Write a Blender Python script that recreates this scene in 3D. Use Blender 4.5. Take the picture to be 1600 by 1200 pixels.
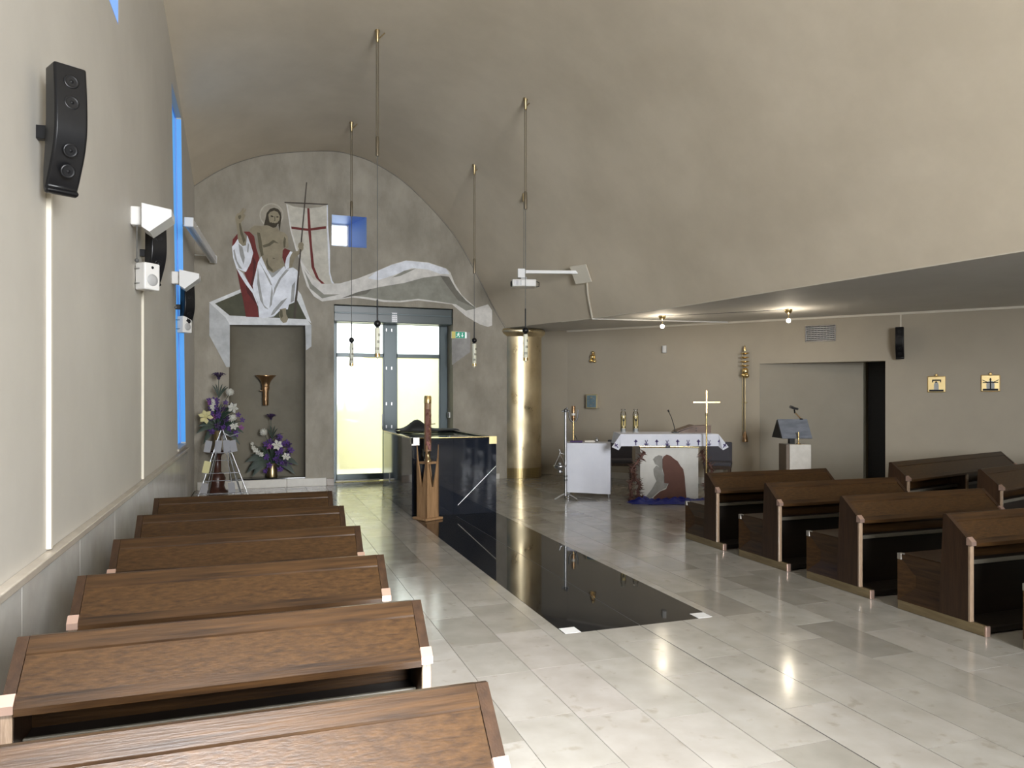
import bpy, bmesh, math, random
from mathutils import Vector, Matrix, geometry
random.seed(7)
R = math.radians
PI = math.pi
sc = bpy.context.scene
for o in list(bpy.data.objects):
    bpy.data.objects.remove(o)
col = sc.collection

# ------------------------------------------------------------------ camera
cam_d = bpy.data.cameras.new('camera')
cam = bpy.data.objects.new('camera', cam_d)
col.objects.link(cam)
cam.location = (0, 0, 1.65)
cam.rotation_euler = (R(90), 0, -math.atan2(402, 1150))
cam_d.sensor_width = 36.0
cam_d.lens = 36.0 * 1150 / 1600
cam_d.shift_y = 19 / 1600
cam_d.clip_start = 0.05
cam_d.clip_end = 200
sc.camera = cam

# ------------------------------------------------------------------ world, lights, exposure
sc.view_settings.view_transform = 'Standard'
sc.view_settings.look = 'None'
sc.view_settings.gamma = 1.0
sc.view_settings.exposure = 0.16
sc.view_settings.use_curve_mapping = False
sc.cycles.max_bounces = 8
sc.cycles.diffuse_bounces = 5
sc.cycles.glossy_bounces = 5
sc.cycles.transmission_bounces = 6
sc.cycles.transparent_max_bounces = 8
sc.cycles.caustics_reflective = False
sc.cycles.caustics_refractive = False
sc.cycles.sample_clamp_indirect = 6.0
sc.cycles.use_denoising = True

w = bpy.data.worlds.new('overcast_sky')
sc.world = w
w.use_nodes = True
bg = w.node_tree.nodes['Background']
bg.inputs['Color'].default_value = (0.80, 0.90, 1.0, 1)
bg.inputs['Strength'].default_value = 7.0

def area(name, loc, target, sx, sy, power, color=(1, 1, 1), portal=False):
    d = bpy.data.lights.new(name, 'AREA')
    d.shape = 'RECTANGLE'
    d.size = sx
    d.size_y = sy
    d.energy = power
    d.color = color
    o = bpy.data.objects.new(name, d)
    col.objects.link(o)
    o.location = loc
    o.rotation_euler = (Vector(target) - Vector(loc)).to_track_quat('-Z', 'Y').to_euler()
    if portal:
        d.cycles.is_portal = True
    return o

# daylight through the glazed entrance wall behind the camera
area('rear_glazing_daylight', (3.0, -5.5, 2.9), (0.8, 6.0, 1.3), 3.4, 3.4, 720, (0.97, 0.985, 1.0)).data.spread = R(125)
# unseen lamp added to brighten the nearest pew, set in a side wall opening
area('near_pew_fill', (-0.93, -1.0, 4.9), (-0.15, 1.85, 0.75), 1.7, 1.3, 175, (0.98, 0.985, 1.0)).data.spread = R(52)
# sky portals at the far door and at the tall slot
area('door_sky_portal', (2.53, 14.60, 1.6), (2.53, 10, 1.6), 2.2, 3.2, 1, portal=True)

# ------------------------------------------------------------------ materials
def nd(nt, t, **kw):
    n = nt.nodes.new(t)
    for k, v in kw.items():
        setattr(n, k, v)
    return n

def mat(name, color, rough=0.6, metal=0.0, color2=None, scale=6.0, stretch=(1, 1, 1), bump=0.0,
        bscale=None, coat=0.0, world_space=False, contrast=(0.35, 0.65), emit=None, spec=0.5, detail=6, rough2=None):
    m = bpy.data.materials.new(name)
    m.use_nodes = True
    nt = m.node_tree
    b = nt.nodes['Principled BSDF']
    b.inputs['Roughness'].default_value = rough
    b.inputs['Metallic'].default_value = metal
    b.inputs['Coat Weight'].default_value = coat
    b.inputs['Coat Roughness'].default_value = 0.12
    b.inputs['Specular IOR Level'].default_value = spec
    b.inputs['Base Color'].default_value = (*color, 1)
    if emit:
        b.inputs['Emission Color'].default_value = (*emit[0], 1)
        b.inputs['Emission Strength'].default_value = emit[1]
    if color2 or bump or rough2 is not None:
        if world_space:
            src = nd(nt, 'ShaderNodeNewGeometry').outputs['Position']
        else:
            src = nd(nt, 'ShaderNodeTexCoord').outputs['Object']
        mp = nd(nt, 'ShaderNodeMapping')
        mp.inputs['Scale'].default_value = stretch
        nt.links.new(src, mp.inputs['Vector'])
        nz = nd(nt, 'ShaderNodeTexNoise')
        nz.inputs['Scale'].default_value = scale
        nz.inputs['Detail'].default_value = detail
        nz.inputs['Roughness'].default_value = 0.62
        nt.links.new(mp.outputs['Vector'], nz.inputs['Vector'])
        if color2:
            rp = nd(nt, 'ShaderNodeValToRGB')
            rp.color_ramp.elements[0].position = contrast[0]
            rp.color_ramp.elements[1].position = contrast[1]
            rp.color_ramp.elements[0].color = (*color, 1)
            rp.color_ramp.elements[1].color = (*color2, 1)
            nt.links.new(nz.outputs['Fac'], rp.inputs['Fac'])
            nt.links.new(rp.outputs['Color'], b.inputs['Base Color'])
        if rough2 is not None:
            mr = nd(nt, 'ShaderNodeMapRange')
            mr.inputs['From Min'].default_value = 0.35
            mr.inputs['From Max'].default_value = 0.65
            mr.inputs['To Min'].default_value = rough
            mr.inputs['To Max'].default_value = rough2
            nt.links.new(nz.outputs['Fac'], mr.inputs['Value'])
            nt.links.new(mr.outputs['Result'], b.inputs['Roughness'])
        if bump:
            n2 = nz
            if bscale:
                n2 = nd(nt, 'ShaderNodeTexNoise')
                n2.inputs['Scale'].default_value = bscale
                n2.inputs['Detail'].default_value = 5
                nt.links.new(mp.outputs['Vector'], n2.inputs['Vector'])
            bp = nd(nt, 'ShaderNodeBump')
            bp.inputs['Strength'].default_value = bump
            bp.inputs['Distance'].default_value = 0.02
            nt.links.new(n2.outputs['Fac'], bp.inputs['Height'])
            nt.links.new(bp.outputs['Normal'], b.inputs['Normal'])
    return m

M = {}
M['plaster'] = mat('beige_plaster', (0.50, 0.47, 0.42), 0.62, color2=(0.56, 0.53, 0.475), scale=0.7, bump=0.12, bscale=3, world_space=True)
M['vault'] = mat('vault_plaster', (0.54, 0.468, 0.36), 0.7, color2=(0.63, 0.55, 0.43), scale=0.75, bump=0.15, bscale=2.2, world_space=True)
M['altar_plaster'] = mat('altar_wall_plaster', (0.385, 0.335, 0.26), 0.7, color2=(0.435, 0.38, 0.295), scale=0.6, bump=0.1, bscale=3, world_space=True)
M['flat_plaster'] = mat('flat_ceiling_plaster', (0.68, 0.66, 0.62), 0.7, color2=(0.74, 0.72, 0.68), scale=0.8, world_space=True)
M['stucco'] = mat('raw_grey_stucco', (0.24, 0.217, 0.175), 0.85, color2=(0.38, 0.345, 0.285), scale=2.2, bump=0.5, bscale=14, world_space=True, contrast=(0.3, 0.7), stretch=(1, 1, 0.6))
M['recess'] = mat('recess_plaster_shaded', (0.27, 0.238, 0.185), 0.7, color2=(0.31, 0.275, 0.215), scale=0.8, world_space=True)  # darker than the altar wall: the recess's shade is put into the colour
M['niche'] = mat('niche_plaster_shaded', (0.15, 0.134, 0.10), 0.8, color2=(0.19, 0.17, 0.128), scale=1.6, bump=0.2, bscale=8, world_space=True)  # kept dark so the niche's dim light is baked into the plaster
M['wainscot'] = mat('wainscot_marble', (0.50, 0.48, 0.44), 0.18, color2=(0.62, 0.60, 0.56), scale=2.5, world_space=True)
M['rail'] = mat('rail_stone', (0.42, 0.37, 0.31), 0.3, color2=(0.5, 0.45, 0.38), scale=6, world_space=True)
M['ledge'] = mat('ledge_stone', (0.52, 0.49, 0.44), 0.35, color2=(0.6, 0.57, 0.51), scale=5, world_space=True)
M['brown_tile'] = mat('brown_tile', (0.16, 0.12, 0.085), 0.35)
M['granite'] = mat('black_granite', (0.004, 0.0045, 0.006), 0.03, color2=(0.010, 0.011, 0.013), scale=80, world_space=True, spec=0.6)
M['fontstone'] = mat('font_granite', (0.006, 0.008, 0.013), 0.05, color2=(0.016, 0.020, 0.030), scale=60, world_space=True, spec=0.85)
M['inlay'] = mat('metal_inlay', (0.75, 0.72, 0.66), 0.3, 1.0)
M['joint'] = mat('dark_joint', (0.16, 0.145, 0.125), 0.9)
M['blackjoint'] = mat('black_joint', (0.01, 0.01, 0.01), 0.6)

def wood(name, dark, light, stretch, rough=0.36, coat=0.08, scale=2.2):
    m = mat(name, dark, rough, color2=light, scale=scale, stretch=stretch, coat=coat, bump=0.06, bscale=9, contrast=(0.30, 0.70), detail=9, spec=0.3)
    return m
WD, WL = (0.0115, 0.0050, 0.0016), (0.054, 0.0258, 0.0084)
M['wood_x'] = wood('dark_oak_lengthwise', WD, WL, (1.2, 22, 22))
M['wood_y'] = wood('dark_oak_crosswise', WD, WL, (22, 1.6, 22))
M['wood_z'] = wood('dark_oak_upright', (0.018, 0.0088, 0.0044), (0.042, 0.021, 0.010), (18, 18, 1.4))
M['wood_burl'] = wood('dark_oak_veneer', (0.018, 0.0080, 0.0025), (0.062, 0.0300, 0.0094), (5, 18, 18), scale=4.5)
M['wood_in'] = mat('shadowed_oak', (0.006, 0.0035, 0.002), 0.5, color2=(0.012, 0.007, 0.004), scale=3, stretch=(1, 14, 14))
M['seatwood'] = wood('seat_oak', (0.032, 0.018, 0.010), (0.062, 0.036, 0.02), (1.2, 20, 20), rough=0.42)
M['endgrain'] = mat('pale_end_grain', (0.24, 0.165, 0.11), 0.22, color2=(0.34, 0.245, 0.17), scale=30, stretch=(8, 8, 0.6), coat=0.6)
M['plinthwood'] = mat('worn_plinth_oak', (0.13, 0.095, 0.048), 0.4, color2=(0.19, 0.145, 0.078), scale=3, stretch=(12, 1.2, 12))
M['copper'] = mat('pale_copper', (0.62, 0.43, 0.35), 0.33, 0.8)
M['steelcap'] = mat('dull_steel', (0.45, 0.42, 0.38), 0.35, 0.9)
M['shelf'] = mat('pale_shelf_edge', (0.10, 0.09, 0.07), 0.4)
M['oak'] = wood('honey_oak', (0.22, 0.125, 0.058), (0.36, 0.215, 0.11), (16, 16, 1.6), rough=0.45, coat=0.1)
M['brass'] = mat('brass', (0.78, 0.58, 0.27), 0.26, 1.0)
M['brassdark'] = mat('aged_brass', (0.40, 0.31, 0.17), 0.35, 1.0)
M['goldcol'] = mat('burnished_gold_leaf', (0.56, 0.455, 0.28), 0.24, 1.0, color2=(0.74, 0.63, 0.42), scale=2.6, rough2=0.50, bump=0.10, bscale=5, stretch=(1, 1, 0.7))
M['mosaic'] = mat('gold_mosaic', (0.55, 0.42, 0.20), 0.3, 0.9)
M['bronze'] = mat('hammered_bronze', (0.42, 0.26, 0.14), 0.28, 1.0, bump=0.5, scale=22)
M['black'] = mat('black_plastic', (0.007, 0.007, 0.008), 0.30, spec=0.3)
M['blackmat'] = mat('black_matt', (0.010, 0.010, 0.011), 0.7)
M['white'] = mat('white_plastic', (0.74, 0.73, 0.71), 0.4)
M['whitesteel'] = mat('white_lacquered_steel', (0.72, 0.72, 0.72), 0.35)
M['greyplast'] = mat('grey_plastic', (0.42, 0.42, 0.42), 0.45)
M['cream'] = mat('cream_trunking', (0.66, 0.61, 0.51), 0.45)
M['frame'] = mat('grey_green_aluminium', (0.060, 0.082, 0.088), 0.35, 0.2)
M['boxgreen'] = mat('shutter_box_green', (0.030, 0.045, 0.046), 0.3)
M['chrome'] = mat('polished_steel', (0.42, 0.42, 0.43), 0.28, 1.0)
M['darksteel'] = mat('dark_steel', (0.16, 0.16, 0.165), 0.35, 0.9)
M['linen'] = mat('white_linen', (0.62, 0.63, 0.70), 0.85, color2=(0.69, 0.70, 0.76), scale=2, bump=0.15, bscale=6)
M['purple'] = mat('purple_thread', (0.045, 0.025, 0.13), 0.7)
M['violet'] = mat('violet_cover', (0.05, 0.02, 0.10), 0.6)
M['stonewhite'] = mat('pale_altar_stone', (0.55, 0.51, 0.45), 0.5, color2=(0.64, 0.60, 0.54), scale=8)
M['board'] = mat('grey_canvas', (0.50, 0.485, 0.45), 0.7, color2=(0.58, 0.565, 0.53), scale=3)
M['figure'] = mat('russet_paint', (0.088, 0.032, 0.020), 0.7, color2=(0.11, 0.042, 0.026), scale=5)
M['shade'] = mat('grey_wash', (0.20, 0.19, 0.17), 0.8, color2=(0.27, 0.26, 0.24), scale=7)
M['thorn'] = mat('thorn_wood', (0.065, 0.025, 0.018), 0.6, color2=(0.12, 0.052, 0.036), scale=14)
M['blue'] = mat('royal_blue_satin', (0.008, 0.016, 0.19), 0.4)
M['upholstery'] = mat('charcoal_upholstery', (0.055, 0.052, 0.062), 0.85, bump=0.1, scale=40)
M['chairwood'] = wood('walnut_legs', (0.03, 0.018, 0.011), (0.065, 0.038, 0.023), (12, 12, 1.5))
M['boxwood'] = wood('box_wood', (0.10, 0.055, 0.032), (0.16, 0.09, 0.052), (1.5, 14, 14))
M['slab'] = mat('blue_grey_slate', (0.13, 0.145, 0.175), 0.45, color2=(0.20, 0.215, 0.25), scale=5, stretch=(1, 1, 3))
M['gold'] = mat('gold_plate', (0.83, 0.65, 0.33), 0.32, 0.85)
M['enamel'] = mat('blue_enamel', (0.10, 0.15, 0.18), 0.3, color2=(0.20, 0.27, 0.29), scale=14)
M['wax'] = mat('cream_wax', (0.72, 0.55, 0.22), 0.5)
M['glasswater'] = mat('green_glass', (0.16, 0.20, 0.16), 0.06, color2=(0.20, 0.25, 0.20), scale=4)
M['candlered'] = mat('embossed_red_wax', (0.075, 0.022, 0.014), 0.5, color2=(0.14, 0.046, 0.028), scale=9)
M['candlebrown'] = mat('ochre_wax', (0.20, 0.115, 0.06), 0.5, color2=(0.26, 0.15, 0.08), scale=12)
M['pinkwax'] = mat('pink_wax', (0.28, 0.12, 0.11), 0.5)
M['lampglass'] = mat('cream_lamp_glass', (0.72, 0.71, 0.58), 0.3)
M['marks'] = mat('dark_glyphs', (0.10, 0.09, 0.06), 0.6)
M['leaf'] = mat('dark_leaf', (0.006, 0.016, 0.010), 0.5, color2=(0.014, 0.034, 0.017), scale=9)
M['petalwhite'] = mat('white_petal', (0.52, 0.51, 0.45), 0.7)
M['petalcream'] = mat('cream_yellow_petal', (0.55, 0.50, 0.25), 0.7)
M['petalpurple'] = mat('purple_petal', (0.07, 0.025, 0.16), 0.7)
M['petalpink'] = mat('mauve_petal', (0.22, 0.06, 0.22), 0.7)
M['petaldark'] = mat('dark_violet_petal', (0.030, 0.012, 0.06), 0.7)
M['paper'] = mat('grey_paper', (0.27, 0.265, 0.275), 0.7)
M['redwood'] = wood('red_brown_wood', (0.040, 0.014, 0.009), (0.075, 0.027, 0.017), (14, 14, 2))
M['exitgreen'] = mat('exit_sign_green', (0.0, 0.22, 0.13), 0.4, emit=((0.0, 0.35, 0.2), 0.25))
M['exitwhite'] = mat('exit_sign_white', (0.8, 0.85, 0.85), 0.4, emit=((0.9, 1, 1), 0.4))
M['exityellow'] = mat('exit_sign_end', (0.7, 0.62, 0.15), 0.4)
M['bulb'] = mat('halogen_bulb', (1, 1, 1), 0.3, emit=((1.0, 0.93, 0.78), 30))
M['bluetrim'] = mat('blue_reveal', (0.22, 0.38, 0.80), 0.5)  # even blue for window reveals and frames
M['cordcream'] = mat('brass_tube', (0.20, 0.165, 0.115), 0.45, 0.7)
M['cable'] = mat('grey_cable', (0.10, 0.10, 0.095), 0.6)
M['outwall'] = mat('yellow_render', (0.50, 0.41, 0.085), 0.9, color2=(0.60, 0.52, 0.16), scale=0.8, world_space=True)
M['outground'] = mat('pale_paving', (0.62, 0.60, 0.48), 0.9)
# mural paints
for k, c in dict(tombgreen=(0.075, 0.075, 0.048), tombgrey=(0.48, 0.49, 0.50), tombwhite=(0.70, 0.71, 0.72), cloth=(0.66, 0.635, 0.60),
                 lining=(0.27, 0.265, 0.225), liningdark=(0.17, 0.16, 0.135), robe=(0.76, 0.78, 0.84), robedark=(0.34, 0.34, 0.335),
                 banner=(0.55, 0.52, 0.45), red=(0.15, 0.025, 0.022), reddark=(0.075, 0.014, 0.014), halo=(0.47, 0.43, 0.36),
                 haloin=(0.36, 0.325, 0.265), skin=(0.28, 0.24, 0.165), skindark=(0.115, 0.10, 0.062), hair=(0.045, 0.035, 0.02),
                 staff=(0.07, 0.055, 0.045), signgrey=(0.33, 0.32, 0.31)).items():
    M['p_' + k] = mat('paint_' + k, tuple(x * 0.86 for x in c), 0.8, color2=tuple(min(1, x * 1.14) for x in c), scale=5, world_space=True)

def glass_mat(name, color, rough=0.0, tint=0.5, translucent=0.0, emit=0.0):
    m = bpy.data.materials.new(name)
    m.use_nodes = True
    nt = m.node_tree
    nt.nodes.clear()
    out = nd(nt, 'ShaderNodeOutputMaterial')
    tr = nd(nt, 'ShaderNodeBsdfTransparent')
    tr.inputs['Color'].default_value = (*color, 1)
    gl = nd(nt, 'ShaderNodeBsdfGlossy')
    gl.inputs['Roughness'].default_value = rough
    fr = nd(nt, 'ShaderNodeFresnel')
    fr.inputs['IOR'].default_value = 1.45
    mx = nd(nt, 'ShaderNodeMixShader')
    nt.links.new(fr.outputs['Fac'], mx.inputs['Fac'])
    base = tr
    if translucent:
        tl = nd(nt, 'ShaderNodeBsdfTranslucent')
        tl.inputs['Color'].default_value = (*color, 1)
        m2 = nd(nt, 'ShaderNodeMixShader')
        m2.inputs['Fac'].default_value = translucent
        nt.links.new(tr.outputs[0], m2.inputs[1])
        nt.links.new(tl.outputs[0], m2.inputs[2])
        base = m2
    nt.links.new(base.outputs[0], mx.inputs[1])
    nt.links.new(gl.outputs[0], mx.inputs[2])
    final = mx
    if emit:
        em = nd(nt, 'ShaderNodeEmission')
        em.inputs['Color'].default_value = (*color, 1)
        em.inputs['Strength'].default_value = emit
        ad = nd(nt, 'ShaderNodeAddShader')
        nt.links.new(mx.outputs[0], ad.inputs[0])
        nt.links.new(em.outputs[0], ad.inputs[1])
        final = ad
    nt.links.new(final.outputs[0], out.inputs['Surface'])
    return m
M['doorglass'] = glass_mat('frosted_door_glass', (0.97, 0.97, 0.90), 0.05, translucent=0.35)
M['clear'] = glass_mat('clear_glass', (0.97, 0.98, 0.98), 0.0)
M['smallpane'] = glass_mat('small_window_glass', (0.95, 0.97, 1.0), 0.0)
# blue frosted slot glazing: backlit by the sky outside
def lit_pane(name, color, strength):
    m = bpy.data.materials.new(name)
    m.use_nodes = True
    b = m.node_tree.nodes['Principled BSDF']
    b.inputs['Base Color'].default_value = (0.03, 0.10, 0.25, 1)
    b.inputs['Roughness'].default_value = 0.4
    b.inputs['Emission Color'].default_value = (*color, 1)
    b.inputs['Emission Strength'].default_value = strength
    return m
M['bluepane'] = lit_pane('blue_frosted_pane', (0.10, 0.44, 1.0), 0.54)

def stone_tile_mat():
    m = bpy.data.materials.new('polished_limestone_tile')
    m.use_nodes = True
    nt = m.node_tree
    b = nt.nodes['Principled BSDF']
    geo = nd(nt, 'ShaderNodeNewGeometry')
    inf = nd(nt, 'ShaderNodeObjectInfo')
    add = nd(nt, 'ShaderNodeMath', operation='ADD')
    nt.links.new(geo.outputs['Random Per Island'], add.inputs[0])
    nt.links.new(inf.outputs['Random'], add.inputs[1])
    frc = nd(nt, 'ShaderNodeMath', operation='FRACT')
    nt.links.new(add.outputs[0], frc.inputs[0])
    rp = nd(nt, 'ShaderNodeValToRGB')
    cr = rp.color_ramp
    cr.elements[0].position = 0.0
    cr.elements[0].color = (0.275, 0.26, 0.23, 1)
    cr.elements[1].position = 1.0
    cr.elements[1].color = (0.455, 0.44, 0.405, 1)
    for p, c in ((0.10, (0.305, 0.288, 0.252, 1)), (0.2, (0.35, 0.332, 0.298, 1)), (0.5, (0.38, 0.362, 0.327, 1)), (0.8, (0.385, 0.357, 0.327, 1)), (0.93, (0.42, 0.405, 0.368, 1))):
        e = cr.elements.new(p)
        e.color = c
    nt.links.new(frc.outputs[0], rp.inputs['Fac'])
    # per tile offset of the veining
    off = nd(nt, 'ShaderNodeVectorMath', operation='ADD')
    cmb = nd(nt, 'ShaderNodeCombineXYZ')
    mul = nd(nt, 'ShaderNodeMath', operation='MULTIPLY')
    mul.inputs[1].default_value = 40
    nt.links.new(frc.outputs[0], mul.inputs[0])
    nt.links.new(mul.outputs[0], cmb.inputs['X'])
    nt.links.new(mul.outputs[0], cmb.inputs['Z'])
    nt.links.new(geo.outputs['Position'], off.inputs[0])
    nt.links.new(cmb.outputs[0], off.inputs[1])
    n1 = nd(nt, 'ShaderNodeTexNoise')
    n1.inputs['Scale'].default_value = 4.5
    n1.inputs['Detail'].default_value = 7
    nt.links.new(off.outputs[0], n1.inputs['Vector'])
    r1 = nd(nt, 'ShaderNodeValToRGB')
    r1.color_ramp.elements[0].position = 0.3
    r1.color_ramp.elements[0].color = (0.80, 0.79, 0.77, 1)
    r1.color_ramp.elements[1].position = 0.7
    r1.color_ramp.elements[1].color = (0.98, 0.98, 0.98, 1)
    nt.links.new(n1.outputs['Fac'], r1.inputs['Fac'])
    mx = nd(nt, 'ShaderNodeMix', data_type='RGBA', blend_type='MULTIPLY')
    mx.inputs['Factor'].default_value = 1
    nt.links.new(rp.outputs['Color'], mx.inputs['A'])
    nt.links.new(r1.outputs['Color'], mx.inputs['B'])
    # fossil blotches
    n2 = nd(nt, 'ShaderNodeTexNoise')
    n2.inputs['Scale'].default_value = 11
    n2.inputs['Detail'].default_value = 3
    nt.links.new(off.outputs[0], n2.inputs['Vector'])
    r2 = nd(nt, 'ShaderNodeValToRGB')
    r2.color_ramp.elements[0].position = 0.62
    r2.color_ramp.elements[0].color = (0, 0, 0, 1)
    r2.color_ramp.elements[1].position = 0.74
    r2.color_ramp.elements[1].color = (0.55, 0.55, 0.55, 1)
    nt.links.new(n2.outputs['Fac'], r2.inputs['Fac'])
    m2 = nd(nt, 'ShaderNodeMix', data_type='RGBA')
    nt.links.new(r2.outputs['Color'], m2.inputs['Factor'])
    nt.links.new(mx.outputs['Result'], m2.inputs['A'])
    m2.inputs['B'].default_value = (0.24, 0.21, 0.17, 1)
    nt.links.new(m2.outputs['Result'], b.inputs['Base Color'])
    mr = nd(nt, 'ShaderNodeMapRange')
    mr.inputs['From Min'].default_value = 0.3
    mr.inputs['From Max'].default_value = 0.7
    mr.inputs['To Min'].default_value = 0.10
    mr.inputs['To Max'].default_value = 0.20
    nt.links.new(n1.outputs['Fac'], mr.inputs['Value'])
    nt.links.new(mr.outputs['Result'], b.inputs['Roughness'])
    b.inputs['Specular IOR Level'].default_value = 0.55
    return m
M['tile'] = stone_tile_mat()

# ------------------------------------------------------------------ mesh helpers
class MB:
    def __init__(self):
        self.v = []
        self.f = []
        self.s = []

    def add(self, vs, fs, smooth=False, mtx=None):
        n = len(self.v)
        for p in vs:
            p = Vector(p)
            if mtx is not None:
                p = mtx @ p
            self.v.append(tuple(p))
        for f in fs:
            self.f.append(tuple(i + n for i in f))
            self.s.append(smooth)
        return self

    def box(self, x0, x1, y0, y1, z0, z1, bev=0.0, mtx=None):
        if bev <= 0:
            vs = [(x0, y0, z0), (x1, y0, z0), (x1, y1, z0), (x0, y1, z0), (x0, y0, z1), (x1, y0, z1), (x1, y1, z1), (x0, y1, z1)]
            fs = [(0, 3, 2, 1), (4, 5, 6, 7), (0, 1, 5, 4), (1, 2, 6, 5), (2, 3, 7, 6), (3, 0, 4, 7)]
            return self.add(vs, fs, False, mtx)
        bm = bmesh.new()
        bmesh.ops.create_cube(bm, size=1)
        for v in bm.verts:
            v.co = Vector((x0 + (v.co.x + .5) * (x1 - x0), y0 + (v.co.y + .5) * (y1 - y0), z0 + (v.co.z + .5) * (z1 - z0)))
        bmesh.ops.bevel(bm, geom=list(bm.edges), offset=bev, segments=2, affect='EDGES', profile=0.5)
        bm.verts.index_update()
        self.add([v.co for v in bm.verts], [[v.index for v in f.verts] for f in bm.faces], False, mtx)
        bm.free()
        return self

    def prism(self, pts, a0, a1, axis='y', mtx=None):
        # pts: outline in the two other axes; extruded from a0 to a1 along axis
        def mk(p, a):
            if axis == 'x':
                return (a, p[0], p[1])
            if axis == 'y':
                return (p[0], a, p[1])
            return (p[0], p[1], a)
        n = len(pts)
        area_ = sum(pts[i][0] * pts[(i + 1) % n][1] - pts[(i + 1) % n][0] * pts[i][1] for i in range(n))
        if area_ < 0:
            pts = pts[::-1]
        bm = bmesh.new()
        lo = [bm.verts.new(mk(p, a0)) for p in pts]
        hi = [bm.verts.new(mk(p, a1)) for p in pts]
        if n > 4:
            nv, _, nf, ov = geometry.delaunay_2d_cdt([Vector(p) for p in pts], [], [list(range(n))], 1, 1e-7)[:4]
            ids = [o_[0] if o_ else -1 for o_ in ov]
            for f_ in nf:
                q = [ids[k] for k in f_]
                if -1 in q or len(set(q)) < 3:
                    continue
                bm.faces.new([lo[k] for k in q])
                bm.faces.new([hi[k] for k in q])
        else:
            bm.faces.new(lo)
            bm.faces.new(hi)
        for i in range(n):
            j = (i + 1) % n
            bm.faces.new((lo[i], lo[j], hi[j], hi[i]))
        bmesh.ops.recalc_face_normals(bm, faces=bm.faces)
        bm.verts.index_update()
        self.add([v.co for v in bm.verts], [[v.index for v in f.verts] for f in bm.faces], False, mtx)
        bm.free()
        return self

    def lathe(self, prof, n=20, mtx=None, smooth=True, caps=True):
        vs, fs = [], []
        m = len(prof)
        for i in range(n):
            a = 2 * PI * i / n
            for r, z in prof:
                vs.append((r * math.cos(a), r * math.sin(a), z))
        for i in range(n):
            j = (i + 1) % n
            for k in range(m - 1):
                fs.append((i * m + k, j * m + k, j * m + k + 1, i * m + k + 1))
        self.add(vs, fs, smooth, mtx)
        if caps:
            if prof[0][0] > 1e-4:
                self.add([(prof[0][0] * math.cos(2 * PI * i / n), prof[0][0] * math.sin(2 * PI * i / n), prof[0][1]) for i in range(n)], [tuple(range(n))[::-1]], False, mtx)
            if prof[-1][0] > 1e-4:
                self.add([(prof[-1][0] * math.cos(2 * PI * i / n), prof[-1][0] * math.sin(2 * PI * i / n), prof[-1][1]) for i in range(n)], [tuple(range(n))], False, mtx)
        return self

    def ball(self, c, r, n=12, sz=1.0):
        k = max(6, n // 2)
        prof = [(max(1e-5, r * math.sin(PI * i / k)), -r * sz * math.cos(PI * i / k)) for i in range(k + 1)]
        return self.lathe(prof, n, Matrix.Translation(c), caps=False)

    def tube(self, path, r, n=8, closed=False, caps=True):
        path = [Vector(p) for p in path]
        m = len(path)
        rs = r if isinstance(r, (list, tuple)) else [r] * m
        vs, fs = [], []
        prev = None
        for i, p in enumerate(path):
            if closed:
                t = (path[(i + 1) % m] - path[i - 1])
            else:
                t = path[min(i + 1, m - 1)] - path[max(i - 1, 0)]
            t.normalize()
            if prev is None:
                u = Vector((0, 0, 1)) if abs(t.z) < 0.9 else Vector((1, 0, 0))
                u = (u - t * u.dot(t)).normalized()
            else:
                u = (prev - t * prev.dot(t)).normalized()
            prev = u
            w_ = t.cross(u)
            for k in range(n):
                a = 2 * PI * k / n
                vs.append(p + (u * math.cos(a) + w_ * math.sin(a)) * rs[i])
        for i in range(m if closed else m - 1):
            j = (i + 1) % m
            for k in range(n):
                l = (k + 1) % n
                fs.append((i * n + k, i * n + l, j * n + l, j * n + k))
        self.add(vs, fs, True)
        if caps and not closed:
            self.add([vs[k] for k in range(n)], [tuple(range(n))[::-1]])
            self.add([vs[(m - 1) * n + k] for k in range(n)], [tuple(range(n))])
        return self

    def build(self, name, material, parent=None, loc=None, rotz=None, fix=True):
        me = bpy.data.meshes.new(name)
        me.from_pydata(self.v, [], self.f)
        me.materials.append(M[material] if isinstance(material, str) else material)
        me.polygons.foreach_set('use_smooth', self.s)
        me.update()
        if fix:
            bm = bmesh.new()
            bm.from_mesh(me)
            bmesh.ops.recalc_face_normals(bm, faces=bm.faces)
            bm.to_mesh(me)
            bm.free()
        o = bpy.data.objects.new(name, me)
        col.objects.link(o)
        if parent is not None:
            o.parent = parent
        if loc:
            o.location = loc
        if rotz is not None:
            o.rotation_euler = (0, 0, rotz)
        return o

def tag(o, label, cat, group=None):
    o['label'] = label
    o['category'] = cat
    if group:
        o['group'] = group
    return o

def thing(name, label, cat, loc=(0, 0, 0), rotz=0.0, group=None):
    o = bpy.data.objects.new(name, None)
    o.empty_display_size = 0.1
    col.objects.link(o)
    o.location = loc
    o.rotation_euler = (0, 0, rotz)
    return tag(o, label, cat, group)

def structure(o, label=None):
    o['kind'] = 'structure'
    if label:
        o['label'] = label
    return o

def copy_tree(o, parent=None):
    c = o.copy()
    col.objects.link(c)
    if parent is not None:
        c.parent = parent
    for ch in list(o.children):
        copy_tree(ch, c)
    return c
# ================================================================== THE SETTING
YW = 14.0                     # front of the far wall
WA = -math.atan2(0.784, 0.6207)   # heading of the diagonal altar wall
UX, UY = 0.6207, -0.784       # along the altar wall
NX, NY = 0.784, 0.6207        # out of the room
def on_wall(X, off=0.0):      # a point of the altar wall, off metres into the room
    return (X - NX * off, 21.8995 - 1.26319 * X - NY * off)

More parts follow.
